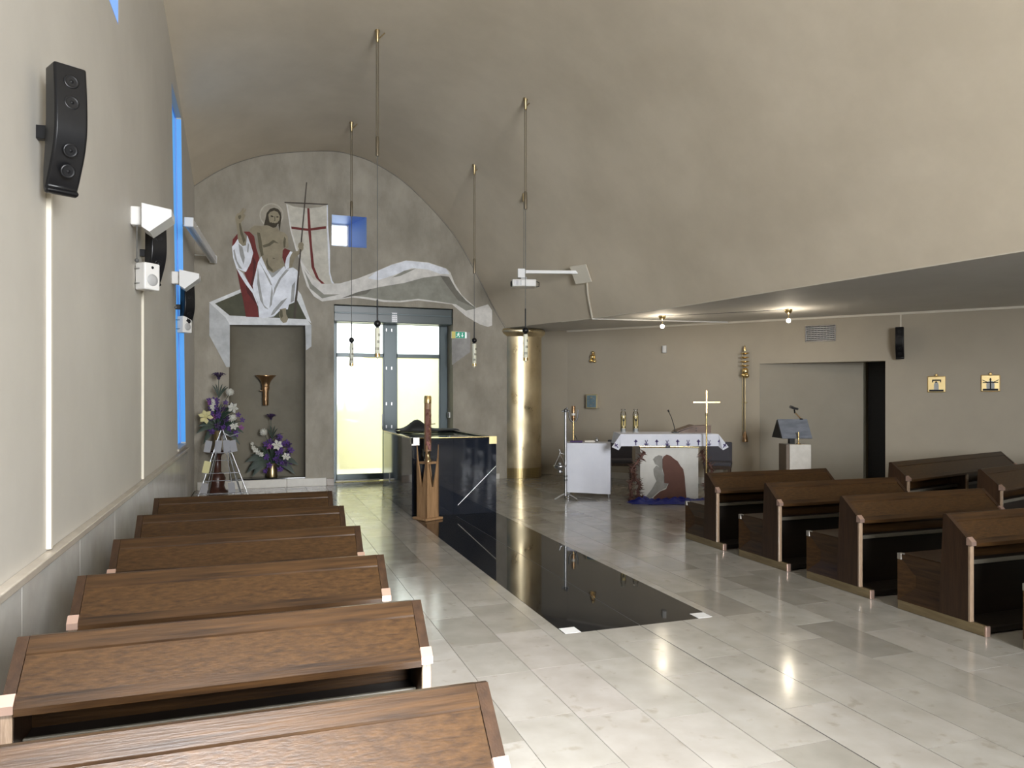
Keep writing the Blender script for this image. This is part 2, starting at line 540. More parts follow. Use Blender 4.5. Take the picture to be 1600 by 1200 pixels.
# ---- left wall with its slot and its high window
b = MB()
for poly in ([(-6.3, -.2), (-1.9, -.2), (-1.9, 10), (-6.3, 10)],
             [(-1.9, -.2), (-.1, -.2), (-.1, 4.2), (-1.9, 4.2)],  # gap above is an unseen opening added for the nearest-pew lamp
             [(-1.9, 5.6), (-.1, 5.6), (-.1, 10), (-1.9, 10)],
             [(-.1, -.2), (4.4, -.2), (4.4, 10), (-.1, 10)],
             [(4.4, -.2), (6.41, -.2), (6.41, 4.53), (4.4, 4.53)],
             [(4.4, 6.1), (6.41, 6.1), (6.41, 10), (4.4, 10)],
             [(6.41, -.2), (11.1, -.2), (11.1, .93), (10.28, 5.65), (10.28, 10), (6.41, 10)],
             [(11.1, -.2), (12.3, -.2), (12.3, .93), (11.1, .93)],
             [(10.28, 5.65), (11.57, 5.65), (11.57, 10), (10.28, 10)],
             [(12.3, -.2), (15.2, -.2), (15.2, 10), (11.57, 10), (11.57, 5.65), (12.3, .93)]):
    b.prism(poly, -1.45, -1.0, 'x')
wall_left = structure(b.build('wall_left', 'plaster'), 'smooth beige plaster side wall with a tall blue slot')

# tall slot window: blue frosted pane set just behind the wall face, thin frame
b = MB()
b.prism([(11.1, .93), (12.3, .93), (11.57, 5.65), (10.28, 5.65)], -1.10, -1.085, 'x')
win2 = structure(b.build('window_2', 'bluepane'), 'tall leaning slot window of blue frosted glass')
b = MB()
for p, q in (((11.1, .93), (12.3, .93)), ((12.3, .93), (11.57, 5.65)), ((11.57, 5.65), (10.28, 5.65)), ((10.28, 5.65), (11.1, .93))):
    b.tube([(-1.075, p[0], p[1]), (-1.075, q[0], q[1])], 0.012, 6)
b.build('frame', 'bluetrim', win2)
b = MB()
b.prism([(12.302, .95), (12.296, .95), (11.566, 5.63), (11.572, 5.63)], -1.085, -1.0, 'x')
b.build('reveal', 'bluepane', win2)  # jamb glows with the pane's emission, standing in for sky light on it
b = MB().box(-1.08, -0.975, 11.02, 12.34, .885, .925, .012)
b.build('sill', 'rail', win2)
# high window
b = MB().box(-1.18, -1.16, 4.4, 6.41, 4.53, 6.1)
win1 = structure(b.build('window_1', 'bluepane'), 'high window of blue frosted glass above the first loudspeaker')
b = MB()
for z0, z1, y0, y1 in ((4.53, 4.57, 4.4, 6.41), (6.06, 6.1, 4.4, 6.41), (4.53, 6.1, 4.4, 4.44), (4.53, 6.1, 6.37, 6.41), (4.53, 6.1, 5.38, 5.42)):
    b.box(-1.16, -1.12, y0, y1, z0, z1)
b.build('frame', 'bluetrim', win1)
b = MB().box(-1.16, -1.001, 6.398, 6.409, 4.53, 6.1)
b.box(-1.16, -1.001, 4.4, 6.398, 4.531, 4.54)
b.build('reveal', 'bluetrim', win1)

# wainscot of stone panels, each a piece, with its stone rail
edges = [-3.2, -2.0, -0.8, 0.35, 1.5, 2.65, 3.8, 4.95, 6.1, 7.25, 8.4, 9.5, 10.3, 11.05, 12.3]
for y0, y1 in zip(edges[:-1], edges[1:]):
    MB().box(-1.0, -0.975, y0 + .002, y1 - .002, 0.0, 0.815, .002).build('panel', 'wainscot', wall_left)
b = MB().box(-1.0, -0.945, -3.2, 12.3, .825, .865, .006)
structure(b.build('trim_1', 'rail'), 'stone rail capping the wainscot of the side wall')

# ---- far wall: stucco, niche, door opening, small window
b = MB()
YB = 14.95
for x0, x1, z0, z1 in ((-1.6, -.43, -.2, 7.2), (.88, 1.35, -.2, 7.2), (1.35, 1.39, -.2, 4.44), (1.35, 1.39, 5.02, 7.2),
                       (1.39, 1.99, 3.36, 4.44), (1.39, 1.99, 5.02, 7.2), (1.99, 3.67, 3.36, 7.2), (3.67, 5.35, -.2, 7.2),
                       (-.43, .88, -.2, .14), (-.43, .88, 2.97, 7.2)):
    b.box(x0, x1, YW, YB, z0, z1)
wall_far = structure(b.build('wall_far', 'stucco'), 'rough grey stucco end wall under the vault')
# curved niche back
b = MB()
vs, fs = [], []
N = 16
for i in range(N + 1):
    t = PI * i / N
    x = .225 - .655 * math.cos(t)
    y = 14.02 + .36 * math.sin(t) ** 0.8
    vs += [(x, y, .1), (x, y, 3.0)]
for i in range(N):
    fs.append((2 * i, 2 * i + 1, 2 * i + 3, 2 * i + 2))
b.add(vs, fs, True)
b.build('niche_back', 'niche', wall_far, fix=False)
MB().box(-.43, .88, YW + .01, YW + .42, .14, .165, .004).build('niche_shelf', 'granite', wall_far)
# stone ledge along the foot of the wall, in three blocks
for x0, x1 in ((-.95, -.2), (-.2, .55), (.55, 1.25)):
    MB().box(x0 + .002, x1 - .002, YW - .05, YW + .01, 0.0, .145, .004).build('ledge_block', 'ledge', wall_far)
MB().box(1.252, 1.388, YW - .05, YW + .01, 0.0, .13, .004).build('ledge_block', 'brown_tile', wall_far)
MB().box(3.67, 4.62, YW - .03, YW + .01, 0.0, .10, .004).build('ledge_block', 'ledge', wall_far)

# ---- small splayed window above the banner
x0, x1, z0, z1 = 1.35, 1.99, 4.44, 5.02
X0, X1, Z0, Z1 = 1.33, 1.72, 4.57, 4.99
win3 = structure(MB().box(X0, X1, 14.67, 14.68, Z0, Z1).build('window_3', 'smallpane'), 'small square window with splayed blue reveals')
b = MB()
A_ = [(x0, YW - .003, z0), (x1, YW - .003, z0), (x1, YW - .003, z1), (x0, YW - .003, z1)]
B_ = [(X0, 14.67, Z0), (X1, 14.67, Z0), (X1, 14.67, Z1), (X0, 14.67, Z1)]
for i in range(4):
    j = (i + 1) % 4
    b.add([A_[i], A_[j], B_[j], B_[i]], [(0, 1, 2, 3)])
b.build('reveal', 'bluetrim', win3, fix=False)
b = MB()
for a, c, d, e in ((X0 - .02, X0 + .02, Z0, Z1), (X1 - .02, X1 + .02, Z0, Z1), (X0, X1, Z0 - .02, Z0 + .02), (X0, X1, Z1 - .02, Z1 + .02)):
    b.box(a, c, 14.645, 14.70, d, e)
b.build('frame', 'whitesteel', win3)

# ---- glazed double door with its shutter box
door = structure(MB().box(2.395, 2.64, 14.46, 14.54, 0.0, 3.07, .004).build('door_1', 'frame'), 'glazed double door in a dark grey-green aluminium frame')
b = MB()
for x0, x1, z0, z1 in ((1.39, 1.475, 0, 3.4), (3.525, 3.67, 0, 3.4), (1.39, 3.67, 3.06, 3.4)):
    b.box(x0, x1, 14.45, 14.55, z0, z1, .004)
b.build('frame', 'frame', door)
for xa, xb in ((1.475, 2.395), (2.64, 3.525)):
    b = MB()
    b.box(xa, xb, 14.47, 14.53, .015, .14, .004)
    b.box(xa, xb, 14.47, 14.53, 2.41, 2.485, .004)
    b.box(xa, xa + .02, 14.47, 14.53, .015, 3.06)
    b.box(xb - .02, xb, 14.47, 14.53, .015, 3.06)
    lf = b.build('leaf', 'frame', door)
    MB().box(xa + .02, xb - .02, 14.495, 14.505, .14, 2.41).build('pane', 'doorglass', lf)
    MB().box(xa + .02, xb - .02, 14.495, 14.505, 2.485, 3.06).build('pane', 'doorglass', lf)
for x in (2.44, 2.545):
    for z in (2.95, 2.2, 1.5, 1.05, .55):
        MB().box(x - .013, x + .013, 14.45, 14.462, z - .03, z + .03, .004).build('hinge', 'chrome', door)
b = MB().tube([(2.36, 14.42, 1.0), (2.36, 14.42, 1.3)], .014, 8)
b.tube([(2.36, 14.42, 1.02), (2.36, 14.48, 1.02)], .01, 6)
b.tube([(2.36, 14.42, 1.28), (2.36, 14.48, 1.28)], .01, 6)
b.build('handle', 'chrome', door)
MB().box(1.46, 2.30, 14.40, 14.47, 0.008, .035, .008).build('threshold_seal', 'white', door)
sh = thing('shutter_box', 'dark green roller shutter box across the top of the glazed door', 'shutter box', (2.53, 14.15, 3.05))
MB().box(-1.135, 1.135, -.10, .16, 0, .16, .01).build('casing', 'boxgreen', sh)
MB().box(-1.135, 1.135, -.09, .16, .17, .30, .01).build('casing', 'boxgreen', sh)
MB().box(-1.12, 1.12, -.105, -.095, .155, .175).build('trim_strip', 'frame', sh)
b = MB()
for i in range(3):
    for j in range(5):
        b.box(-.04 + i * .03, -.025 + i * .03, -.106, -.099, .03 + j * .035, .045 + j * .035)
gp = MB().box(-.055, .05, -.103, -.098, .015, .20).build('perforated_plate', 'darksteel', sh)
b.build('perforation', 'white', gp)['kind'] = 'stuff'

# ---- altar wall (diagonal) with its doorway recess
def wl(t, o=0.0):   # t metres along the wall from X=6.0, o metres out of the room
    return (6.0 + UX * t + NX * o, 14.3203 + UY * t + NY * o)
tL = (8.59 - 6.0) / UX
tR = (9.85 - 6.0) / UX
t0 = (6.16 - 6.0) / UX
tE = (13.0 - 6.0) / UX
b = MB()
def wall_piece(ta, tb, z0, z1, oa=0.0, ob=0.3):
    p = [wl(ta, oa), wl(tb, oa), wl(tb, ob), wl(ta, ob)]
    b.prism(p, z0, z1, 'z')
wall_piece(t0, tL, -.2, 3.4)
wall_piece(tR, tE + .3, -.2, 3.4)
wall_piece(tL, tR, 2.235, 3.4, 0.0, 0.31)
pc = wl(t0)
b.prism([pc, (5.56, 14.75), (5.85, 15.0), wl(t0, .3)], -.2, 3.4, 'z')
b.prism([(5.2, 14.75), (5.56, 14.75), (5.7, 15.0), (5.2, 15.0)], -.2, 3.4, 'z')
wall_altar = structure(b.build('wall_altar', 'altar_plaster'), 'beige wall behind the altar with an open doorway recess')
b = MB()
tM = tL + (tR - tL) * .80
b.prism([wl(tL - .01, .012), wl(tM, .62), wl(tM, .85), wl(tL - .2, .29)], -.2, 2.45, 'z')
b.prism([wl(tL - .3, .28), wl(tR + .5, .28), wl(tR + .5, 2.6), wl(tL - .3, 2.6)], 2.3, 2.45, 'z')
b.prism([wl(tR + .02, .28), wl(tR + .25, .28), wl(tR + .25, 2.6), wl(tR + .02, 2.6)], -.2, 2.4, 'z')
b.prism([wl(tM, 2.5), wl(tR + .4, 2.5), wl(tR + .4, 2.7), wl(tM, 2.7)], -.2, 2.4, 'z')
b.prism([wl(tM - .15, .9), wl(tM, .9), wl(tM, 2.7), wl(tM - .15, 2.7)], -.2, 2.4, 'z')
structure(MB().prism([wl(tM - .1, 1.3), wl(tR + .3, 1.3), wl(tR + .3, 1.35), wl(tM - .1, 1.35)], 0, 2.29, 'z').build('passage_dark_panel', 'wood_in'), 'dark panel added to blacken the passage in the recess')  # panel added so the passage reads dark
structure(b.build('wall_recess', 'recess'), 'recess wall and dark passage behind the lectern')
# slim moulding where wall meets ceiling and the pale foot board
b = MB()
p = [wl(t0, -.03), wl(tE, -.03), wl(tE, .01), wl(t0, .01)]
b.prism(p, 2.985, 3.02, 'z')
structure(b.build('trim_2', 'cream'), 'thin pale moulding along the top of the altar wall')
b = MB()
b.prism([wl(t0 - .1, -.012), wl(tL, -.012), wl(tL, .005), wl(t0 - .1, .005)], 0, .12, 'z')
b.prism([wl(tR, -.012), wl(tE, -.012), wl(tE, .005), wl(tR, .005)], 0, .12, 'z')
structure(b.build('baseboard_altar', 'ledge'), 'low grey stone base along the altar wall')

# ---- walls behind and to the right of the viewer
b = MB()
for x0, x1, z0, z1 in ((-1.6, 1.2, -.2, 10), (4.8, 13.3, -.2, 10), (1.2, 4.8, 4.8, 10), (1.2, 4.8, -.2, 1.0)):
    b.box(x0, x1, -6.2, -5.8, z0, z1)
structure(b.build('wall_rear', 'plaster'), 'plaster wall behind the viewer with a large glazed opening')
structure(MB().box(13.0, 13.3, -6.2, 5.6, -.2, 3.4).build('wall_right', 'plaster'), 'plaster side wall beyond the rows of pews')

# ---- vault
P14 = [(-1.02, 5.31), (-.62, 5.62), (-.19, 5.86), (.35, 6.04), (1.25, 6.19), (1.72, 6.17), (2.2, 6.03), (2.81, 5.67), (3.57, 4.95), (4.02, 4.29), (4.49, 3.43), (4.75, 3.02)]
P99 = [(-1.02, 6.13), (-.6, 6.2), (-.1, 6.28), (.4, 6.34), (1.3, 6.39), (1.9, 6.38), (2.6, 6.30), (3.3, 6.12), (4.2, 5.6), (4.9, 4.85), (5.65, 3.75), (6.10, 3.02)]
P40 = [(-1.02, 7.3), (-.5, 7.3), (.1, 7.25), (.8, 7.2), (1.7, 7.05), (2.4, 6.9), (3.3, 6.6), (4.1, 6.2), (5.0, 5.55), (5.75, 4.85), (6.52, 3.85), (6.96, 3.02)]
PM5 = [(-1.02, 8.9), (-.4, 8.8), (.3, 8.7), (1.2, 8.5), (2.2, 8.2), (3.0, 7.9), (4.0, 7.4), (4.9, 6.8), (5.9, 5.95), (6.8, 5.0), (7.7, 3.9), (8.25, 3.02)]
P117 = [((a[0] * .44 + c[0] * .56), (a[1] * .44 + c[1] * .56)) for a, c in zip(P14, P99)]
P117[-1] = (5.62, 3.02)
P117[-2] = (5.15, 3.62)
P117[-3] = (4.55, 4.62)
ST = [(14.06, P14), (11.7, P117), (9.9, P99), (4.0, P40), (-6.0, PM5)]
def cat(p0, p1, p2, p3, t):
    return 0.5 * ((2 * p1) + (-p0 + p2) * t + (2 * p0 - 5 * p1 + 4 * p2 - p3) * t * t + (-p0 + 3 * p1 - 3 * p2 + p3) * t ** 3)
def prof_at(pr, s):
    n = len(pr) - 1
    i = min(int(s * n), n - 1)
    t = s * n - i
    g = lambda k: pr[max(0, min(n, k))]
    return (cat(g(i - 1)[0], g(i)[0], g(i + 1)[0], g(i + 2)[0], t), cat(g(i - 1)[1], g(i)[1], g(i + 1)[1], g(i + 2)[1], t))
def vault_pt(y, s):
    for (ya, pa), (yb, pb) in zip(ST[:-1], ST[1:]):
        if y >= yb or yb == ST[-1][0]:
            t = (ya - y) / (ya - yb)
            a, c = prof_at(pa, s), prof_at(pb, s)
            return (a[0] + (c[0] - a[0]) * t, y, a[1] + (c[1] - a[1]) * t)
def vault_z(x, y):
    best = None
    for i in range(601):
        q = vault_pt(y, i / 600)
        if best is None or abs(q[0] - x) < best[0]:
            best = (abs(q[0] - x), q[2])
    return best[1]
b = MB()
NS = 72
ys = [14.06, 13.3, 12.5, 11.7, 11.1, 10.5, 9.9, 8.9, 7.9, 6.9, 5.9, 4.9, 4.0, 2.5, 1, -.5, -2, -3.5, -5, -6]
vs = [vault_pt(y, i / NS) for y in ys for i in range(NS + 1)]
fs = []
for r in range(len(ys) - 1):
    for i in range(NS):
        a = r * (NS + 1) + i
        fs.append((a, a + 1, a + NS + 2, a + NS + 1))
b.add(vs, fs, True)
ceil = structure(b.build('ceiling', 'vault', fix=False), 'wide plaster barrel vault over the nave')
b = MB()
b.tube([(prof_at(P14, i / 60)[0], YW - .004, prof_at(P14, i / 60)[1] - .004) for i in range(61)], .005, 5)
structure(b.build('trim_4', 'joint'), 'dark crack line where the vault meets the stucco end wall')
# flat ceiling over the altar side
edge = [(vault_pt(y, 1.0)[0], y) for y in ys]
b = MB()
eg = [(4.7, 15.0)] + edge
for (xa, ya), (xb, yb) in zip(eg[:-1], eg[1:]):
    b.prism([(xa, ya), (13.2, ya), (13.2, yb), (xb, yb)], 3.02, 3.17, 'z')
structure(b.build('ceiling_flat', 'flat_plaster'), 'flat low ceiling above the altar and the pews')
b = MB()
b.tube([(x + .012, y, 3.022) for x, y in edge[2:]], .014, 6)
structure(b.build('trim_3', 'cream'), 'thin pale edge bead where the vault meets the flat ceiling')

# ---- outside the door
structure(MB().box(-6, 12, 15.0, 24, -.25, -.12).build('ground_outside', 'outground'), 'pale paving outside the glazed door')
structure(MB().box(-3, 9, 18.2, 18.4, -.2, 2.7).build('wall_outside', 'outwall'), 'pale yellow yard wall seen through the glazed door')

# ---- floor: bedding, stone tiles, black inlay
SX0, SX1, SY0, SY1 = 2.03, 3.235, 4.70, 12.25
fl = MB().prism([(-1.2, -6.2), (13.2, -6.2), (13.2, 5.6), (10.6, 10.8), (6.0, 15.3), (-1.2, 15.3)], -.2, -.008, 'z')
floor = structure(fl.build('floor', 'joint'), 'polished beige limestone floor laid in long strips')
TH = 0.35
tiles = []
def inside(x, y):
    return y < YW + .5 and y < 21.8995 - 1.26319 * x + .45 and x < 13
k0 = -11
for k in range(k0, 31):
    xa, xb = 2.62 + k * TH, 2.62 + (k + 1) * TH
    if xb <= -.97 or xa > 13:
        continue
    xa = max(xa, -.975)
    xb = min(xb, 13.0)
    y = -5.8 + random.random() * .6
    ys_ = [-5.8]
    cut = xb > SX0 + .001 and xa < SX1 - .001
    while y < 15:
        ys_.append(y)
        y += random.choice((.55, .62, .7, .7, .78, .86, .95))
    ys_.append(15.0)
    if cut:
        ys_ = sorted([q for q in ys_ if abs(q - SY0) > .12 and abs(q - SY1) > .12] + [SY0, SY1])
    for a, c in zip(ys_[:-1], ys_[1:]):
        spans = [(xa, xb)]
        if cut and a >= SY0 - .001 and c <= SY1 + .001:
            spans = []
            if xa < SX0 - .03:
                spans.append((xa, SX0))
            if xb > SX1 + .03:
                spans.append((SX1, xb))
        for p, q in spans:
            mx_, my_ = (p + q) / 2, (a + c) / 2
            if inside(mx_, my_) or inside(mx_, a):
                tiles.append((p, q, a, c))
cs_, sn_ = math.cos(math.atan2(402, 1150)), math.sin(math.atan2(402, 1150))
def tile_rank(t):
    x, y = (t[0] + t[1]) / 2, (t[2] + t[3]) / 2
    d = x * sn_ + y * cs_
    if d < 1.5:
        return 1e6
    u = (x * cs_ - y * sn_) / d
    vv = 1.65 / d
    if abs(u) > .74 or vv > .545:
        return 1e6
    if x < .5 or (4.95 < x < 6.3 and y < 7.4) or (x > 6.9 and y < 9):
        return 1e5 + d
    return d
tiles.sort(key=tile_rank)
cache = {}
for p, q, a, c in tiles[:298]:
    wx, wy = round(q - p, 3), round(c - a, 3)
    gap = .0035 if abs(q - 2.62) < .01 or abs(p - 2.62) < .01 else .0018
    key = (wx, wy, gap)
    if key not in cache:
        o = MB().box(-wx / 2 + gap, wx / 2 - gap, -wy / 2 + .0016, wy / 2 - .0016, -.02, 0).build('stone_tile', 'tile', floor)
        cache[key] = o.data
    else:
        o = bpy.data.objects.new('stone_tile', cache[key])
        col.objects.link(o)
        o.parent = floor
    o.location = ((p + q) / 2, (a + c) / 2, 0)
b = MB()
for p, q, a, c in tiles[298:]:
    b.box(p + .0012, q - .0012, a + .0012, c - .0012, -.02, 0)
o = b.build('stone_tiles_beyond', 'tile', floor)
o['kind'] = 'stuff'
# dark joint running on from the inlay
MB().box(2.6165, 2.6235, -4.5, SY0, -.012, -.001).build('dark_joint', 'blackjoint', floor)
# black granite inlay: two rows of slabs
for xa, xb in ((SX0, 2.62), (2.62, SX1)):
    for a, c in ((SY0, 7.1), (7.1, 9.6), (9.6, SY1)):
        MB().box(xa + .0012, xb - .0012, a + .0005, c - .0005, -.02, .0005).build('granite_slab', 'granite', floor)
MB().box(2.6175, 2.6225, SY0, 9.8, -.012, .0008).build('inlay_strip', 'darksteel', floor)
for x in (SX0 + .005, SX1 - .125):
    MB().box(x, x + .12, SY0 - .0, SY0 + .12, -.01, .0015).build('corner_plate', 'whitesteel', floor)
# ================================================================== PEWS
def make_pew(w, label, group, mid=False):
    t = thing('pew', label, 'pew', group=group)
    hx = w / 2
    sx = 0.036                                   # thickness of the side panels
    ridge, low = (0.31, 0.80), (0.12, 0.63)
    for s in (-1, 1):
        xo, xi = s * hx, s * (hx - sx)
        # upright side panel
        MB().prism([(.135, .07), (.135, .615), (.30, .765), (.335, .765), (.37, .07)], min(xo, xi), max(xo, xi), 'x').build('side_panel', 'wood_z', t)
        # pale post along the rear edge of the side panel
        MB().box(min(xo, xi), max(xo, xi), .118, .136, .07, .60, .003).build('post', 'endgrain', t)
        # folded seat end with its slit
        v = [(xo, .367, .07), (xo, .735, .07), (xo, .735, .43), (xo, .352, .43),
             (xo - s * .045, .36, .235), (xo - s * .045, .565, .235),
             (xo - s * .045, .36, .215), (xo - s * .045, .565, .215)]
        b = MB()
        b.add([v[3], v[2], v[5], v[4]], [(0, 1, 2, 3)])
        b.add([v[2], v[1], v[7], v[5]], [(0, 1, 2, 3)])
        b.add([v[1], v[0], v[6], v[7]], [(0, 1, 2, 3)])
        b.box(min(xi, xo - s * .052), max(xi, xo - s * .052), .36, .735, .07, .428)
        b.build('seat_end', 'wood_y', t)
        MB().box(min(xo - s * .043, xo - s * .055), max(xo - s * .043, xo - s * .055), .36, .565, .217, .233).build('slit', 'blackmat', t)
        # plinth and its pale copper end cap
        MB().box(min(xo, s * (hx - .042)), max(xo, s * (hx - .042)), .012, .735, 0, .07, .004).build('plinth', 'plinthwood', t)
        MB().box(min(xo, s * (hx - .042)), max(xo, s * (hx - .042)), 0, .013, 0.0, .072, .003).build('plinth_cap', 'copper', t)
        # copper corner at the low edge of the book rest
        MB().prism([(.104, .604), (.104, .632), (.136, .662), (.146, .654), (.146, .604)], min(s * (hx + .004), s * (hx - .041)), max(s * (hx + .004), s * (hx - .041)), 'x').build('corner_cap', 'copper', t)
        # steel corner at the front of the seat
        MB().box(min(s * (hx + .002), s * (hx - .04)), max(s * (hx + .002), s * (hx - .04)), .70, .738, .385, .433, .003).build('seat_corner', 'steelcap', t)
        # stile of the book rest
        def sl(y):
            return low[1] + (y - low[0]) * (ridge[1] - low[1]) / (ridge[0] - low[0])
        ya = .142
        MB().prism([(ya, sl(ya) - .03), (ya, sl(ya)), ridge, (.335, .795), (.335, .76), (.30, .76)], min(xo, s * (hx - .038)), max(xo, s * (hx - .038)), 'x').build('stile', 'wood_z', t)
    # book rest: top rail, recessed panel, bottom rail
    def strip(name, ya, yb, drop, m):
        a, c = sl(ya) - drop, sl(yb) - drop
        return MB().prism([(ya, a - .025), (ya, a), (yb, c), (yb, c - .025)], -hx + .0395, hx - .0395, 'x').build(name, m, t)
    strip('bottom_rail', .108, .139, .0, 'wood_x')
    strip('book_rest', .141, .258, .006, 'wood_burl')
    MB().prism([(.260, sl(.260) - .03), (.260, sl(.260)), ridge, (.333, .797), (.335, .76), (.30, .75)], -hx + .0395, hx - .0395, 'x').build('top_rail', 'wood_x', t)
    # back board, seat, shelf, kneeler
    MB().prism([(.337, .44), (.318, .765), (.336, .765), (.356, .44)], -hx + .038, hx - .038, 'x').build('backrest', 'wood_x', t)
    MB().box(-hx + .038, hx - .038, .335, .735, .40, .43, .005).build('seat', 'seatwood', t)
    MB().box(-hx + .038, hx - .038, .70, .73, .07, .40).build('seat_front', 'wood_x', t)
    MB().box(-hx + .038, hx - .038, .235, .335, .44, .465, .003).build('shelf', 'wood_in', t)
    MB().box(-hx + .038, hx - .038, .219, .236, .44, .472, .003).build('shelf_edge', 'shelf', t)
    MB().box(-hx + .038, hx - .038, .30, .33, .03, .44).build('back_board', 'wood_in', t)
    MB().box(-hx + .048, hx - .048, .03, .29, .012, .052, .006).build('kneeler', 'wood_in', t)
    if mid:
        MB().prism([(.135, .07), (.135, .60), (.30, .745), (.335, .745), (.37, .07)], -.02, .02, 'x').build('middle_support', 'wood_z', t)
        MB().box(-.022, .022, .118, .136, .07, .60, .003).build('post', 'endgrain', t)
    return t

lab_left = ['dark oak pew closest to the viewer beside the side wall',
            'dark oak pew second from the viewer beside the side wall, shelf showing under it',
            'dark oak pew third from the viewer beside the wainscot',
            'dark oak pew fourth from the viewer beside the wainscot',
            'dark oak pew fifth from the viewer, second from the steel leaflet stand',
            'dark oak pew directly in front of the steel leaflet stand']
wl_ = 1.445
pl = make_pew(wl_, lab_left[0], 'pews beside the wainscot')
for i in range(6):
    o = pl if i == 0 else copy_tree(pl)
    o['label'] = lab_left[i]
    o.location = (-.068, 1.78 + .936 * i, 0)
lab_right = ['dark oak pew with brass-toned plinth standing just before the altar cloth',
             'dark oak pew second from the altar in the row along the aisle',
             'dark oak pew third from the altar in the row along the aisle',
             'dark oak pew fourth from the altar, light falling on its pale rear post',
             'dark oak pew fifth from the altar, only its seat end in the picture']
wr = 1.65
pr_ = make_pew(wr, lab_right[0], 'pews along the aisle opposite')
for i in range(5):
    o = pr_ if i == 0 else copy_tree(pr_)
    o['label'] = lab_right[i]
    o.location = (4.72 + wr / 2, (6.67, 5.67, 4.68, 3.68, 2.69)[i], 0)
w2 = 2.80
S2 = 1.075
ang = R(15.7)
lab_b = ['long dark oak pew with a middle post standing against the altar wall', 'second long dark oak pew from the altar wall, cut by the picture edge']
pb = make_pew(w2, lab_b[0], 'long pews near the altar wall', mid=True)
for i, (rx, ry) in enumerate(((7.20, 6.83), (7.42, 5.85))):
    o = pb if i == 0 else copy_tree(pb)
    o['label'] = lab_b[i]
    o.scale = (S2, S2, S2)
    o.rotation_euler = (0, 0, ang)
    lx, ly = -w2 / 2 * S2, .31 * S2
    o.location = (rx - (lx * math.cos(ang) - ly * math.sin(ang)), ry - (lx * math.sin(ang) + ly * math.cos(ang)), 0)

# ================================================================== FONT
font = thing('baptismal_font', 'black polished granite baptismal font with brass corners in the aisle', 'font', (2.63, 11.11, 0))
fx, fy, fh = .605, 1.18, 1.075
for x0, x1, nm in ((-fx, -.02, 'front'), (-.0185, fx, 'front')):
    MB().box(x0 + (.0 if x0 < -.1 else 0), x1, -fy, -fy + .05, .002, fh - .02, .002).build('front_slab', 'fontstone', font)
for s in (-1, 1):
    for y0, y1 in ((-fy + .051, -.001), (.001, fy - .051)):
        MB().box(min(s * fx, s * (fx - .05)), max(s * fx, s * (fx - .05)), y0, y1, .002, fh - .02, .002).build('side_slab', 'fontstone', font)
MB().box(-fx, fx, fy - .05, fy, .002, fh - .02, .002).build('back_slab', 'fontstone', font)
b = MB()
b.box(-fx, fx, -fy, -fy + .11, fh - .019, fh, .004)
b.box(-fx, fx, fy - .16, fy, fh - .019, fh, .004)
b.box(-fx, -fx + .13, -fy + .11, fy - .16, fh - .019, fh, .004)
b.box(fx - .10, fx, -fy + .11, fy - .16, fh - .019, fh, .004)
b.build('rim', 'granite', font)
MB().box(-fx + .12, fx - .09, -fy + .10, fy - .15, fh - .06, fh - .025).build('glass_cover', 'glasswater', font)
b = MB()
b.box(-fx - .003, -fx + .006, -fy, fy, fh - .004, fh + .005)
b.box(-fx, fx, -fy - .003, -fy + .005, fh - .004, fh + .004)
b.build('brass_edge', 'brass', font)
for s in (-1, 1):
    b = MB()
    b.box(min(s * (fx + .006), s * (fx - .105)), max(s * (fx + .006), s * (fx - .105)), -fy - .008, -fy + .02, fh - .10, fh + .008, .002)
    if s < 0:
        b.box(-fx - .006, -fx + .02, -fy - .008, -fy + .11, fh - .08, fh + .008, .002)
    b.build('corner_fitting', 'gold' if s > 0 else 'steelcap', font)
b = MB().tube([(.04, -fy - .001, .13), (fx - .005, -fy - .001, .66)], .0035, 6)
b.build('inlay_line', 'inlay', font)
MB().box(-fx - .008, -fx, .55, .59, .28, .42, .002).build('hatch_handle', 'chrome', font)
# dark cloth heaped at the back of the font
b = MB()
n, m_ = 18, 8
vs, fs = [], []
for i in range(n + 1):
    for j in range(m_ + 1):
        u_, v_ = i / n, j / m_
        x = -.42 + .98 * u_
        y = .62 + .50 * v_
        hump = math.exp(-((u_ - .32) / .16) ** 2) * .16 + .025
        z = fh + .012 + hump * math.sin(PI * min(1, v_ * 1.0)) + .004 * math.sin(9 * u_ + 3 * v_)
        vs.append((x, y, z))
for i in range(n):
    for j in range(m_):
        a = i * (m_ + 1) + j
        fs.append((a, a + m_ + 1, a + m_ + 2, a + 1))
b.add(vs, fs, True)
o = b.build('black_cloth', 'blackmat', None, (2.63, 11.11, 0), fix=False)
sm = o.modifiers.new('thick', 'SOLIDIFY')
sm.thickness = .006
tag(o, 'black cloth gathered in a hump at the back of the granite font', 'cloth')

# ================================================================== PASCHAL CANDLE
st = thing('candle_stand', 'honey oak stand of tapering blades before the font', 'candle stand', (2.19, 9.69, 0), R(45 - 19))
MB().box(-.145, .145, -.145, .145, .002, .035, .006).build('base', 'oak', st)
b = MB()
for a in range(4):
    mt = Matrix.Rotation(a * PI / 2, 4, 'Z')
    # each side: a board whose top is cut into rising blades
    b2 = MB()
    b2.prism([(-.105, .035), (.105, .035), (.105, 1.0), (.088, .82), (.012, .44), (-.01, .44), (-.085, .80), (-.105, .94)], -.105, -.088, 'y', mt)
    b2.build('blade', 'oak', st)
MB().box(-.085, .085, -.085, .085, .745, .775, .003).build('cup', 'oak', st)
pc_ = thing('paschal_candle', 'tall embossed red paschal candle standing in the oak stand', 'candle', (2.19, 9.69, .776), R(-19))
MB().lathe([(.050, 0), (.050, .03), (.034, .035), (.034, .13), (.048, .135)], 20).build('socket', 'brassdark', pc_)
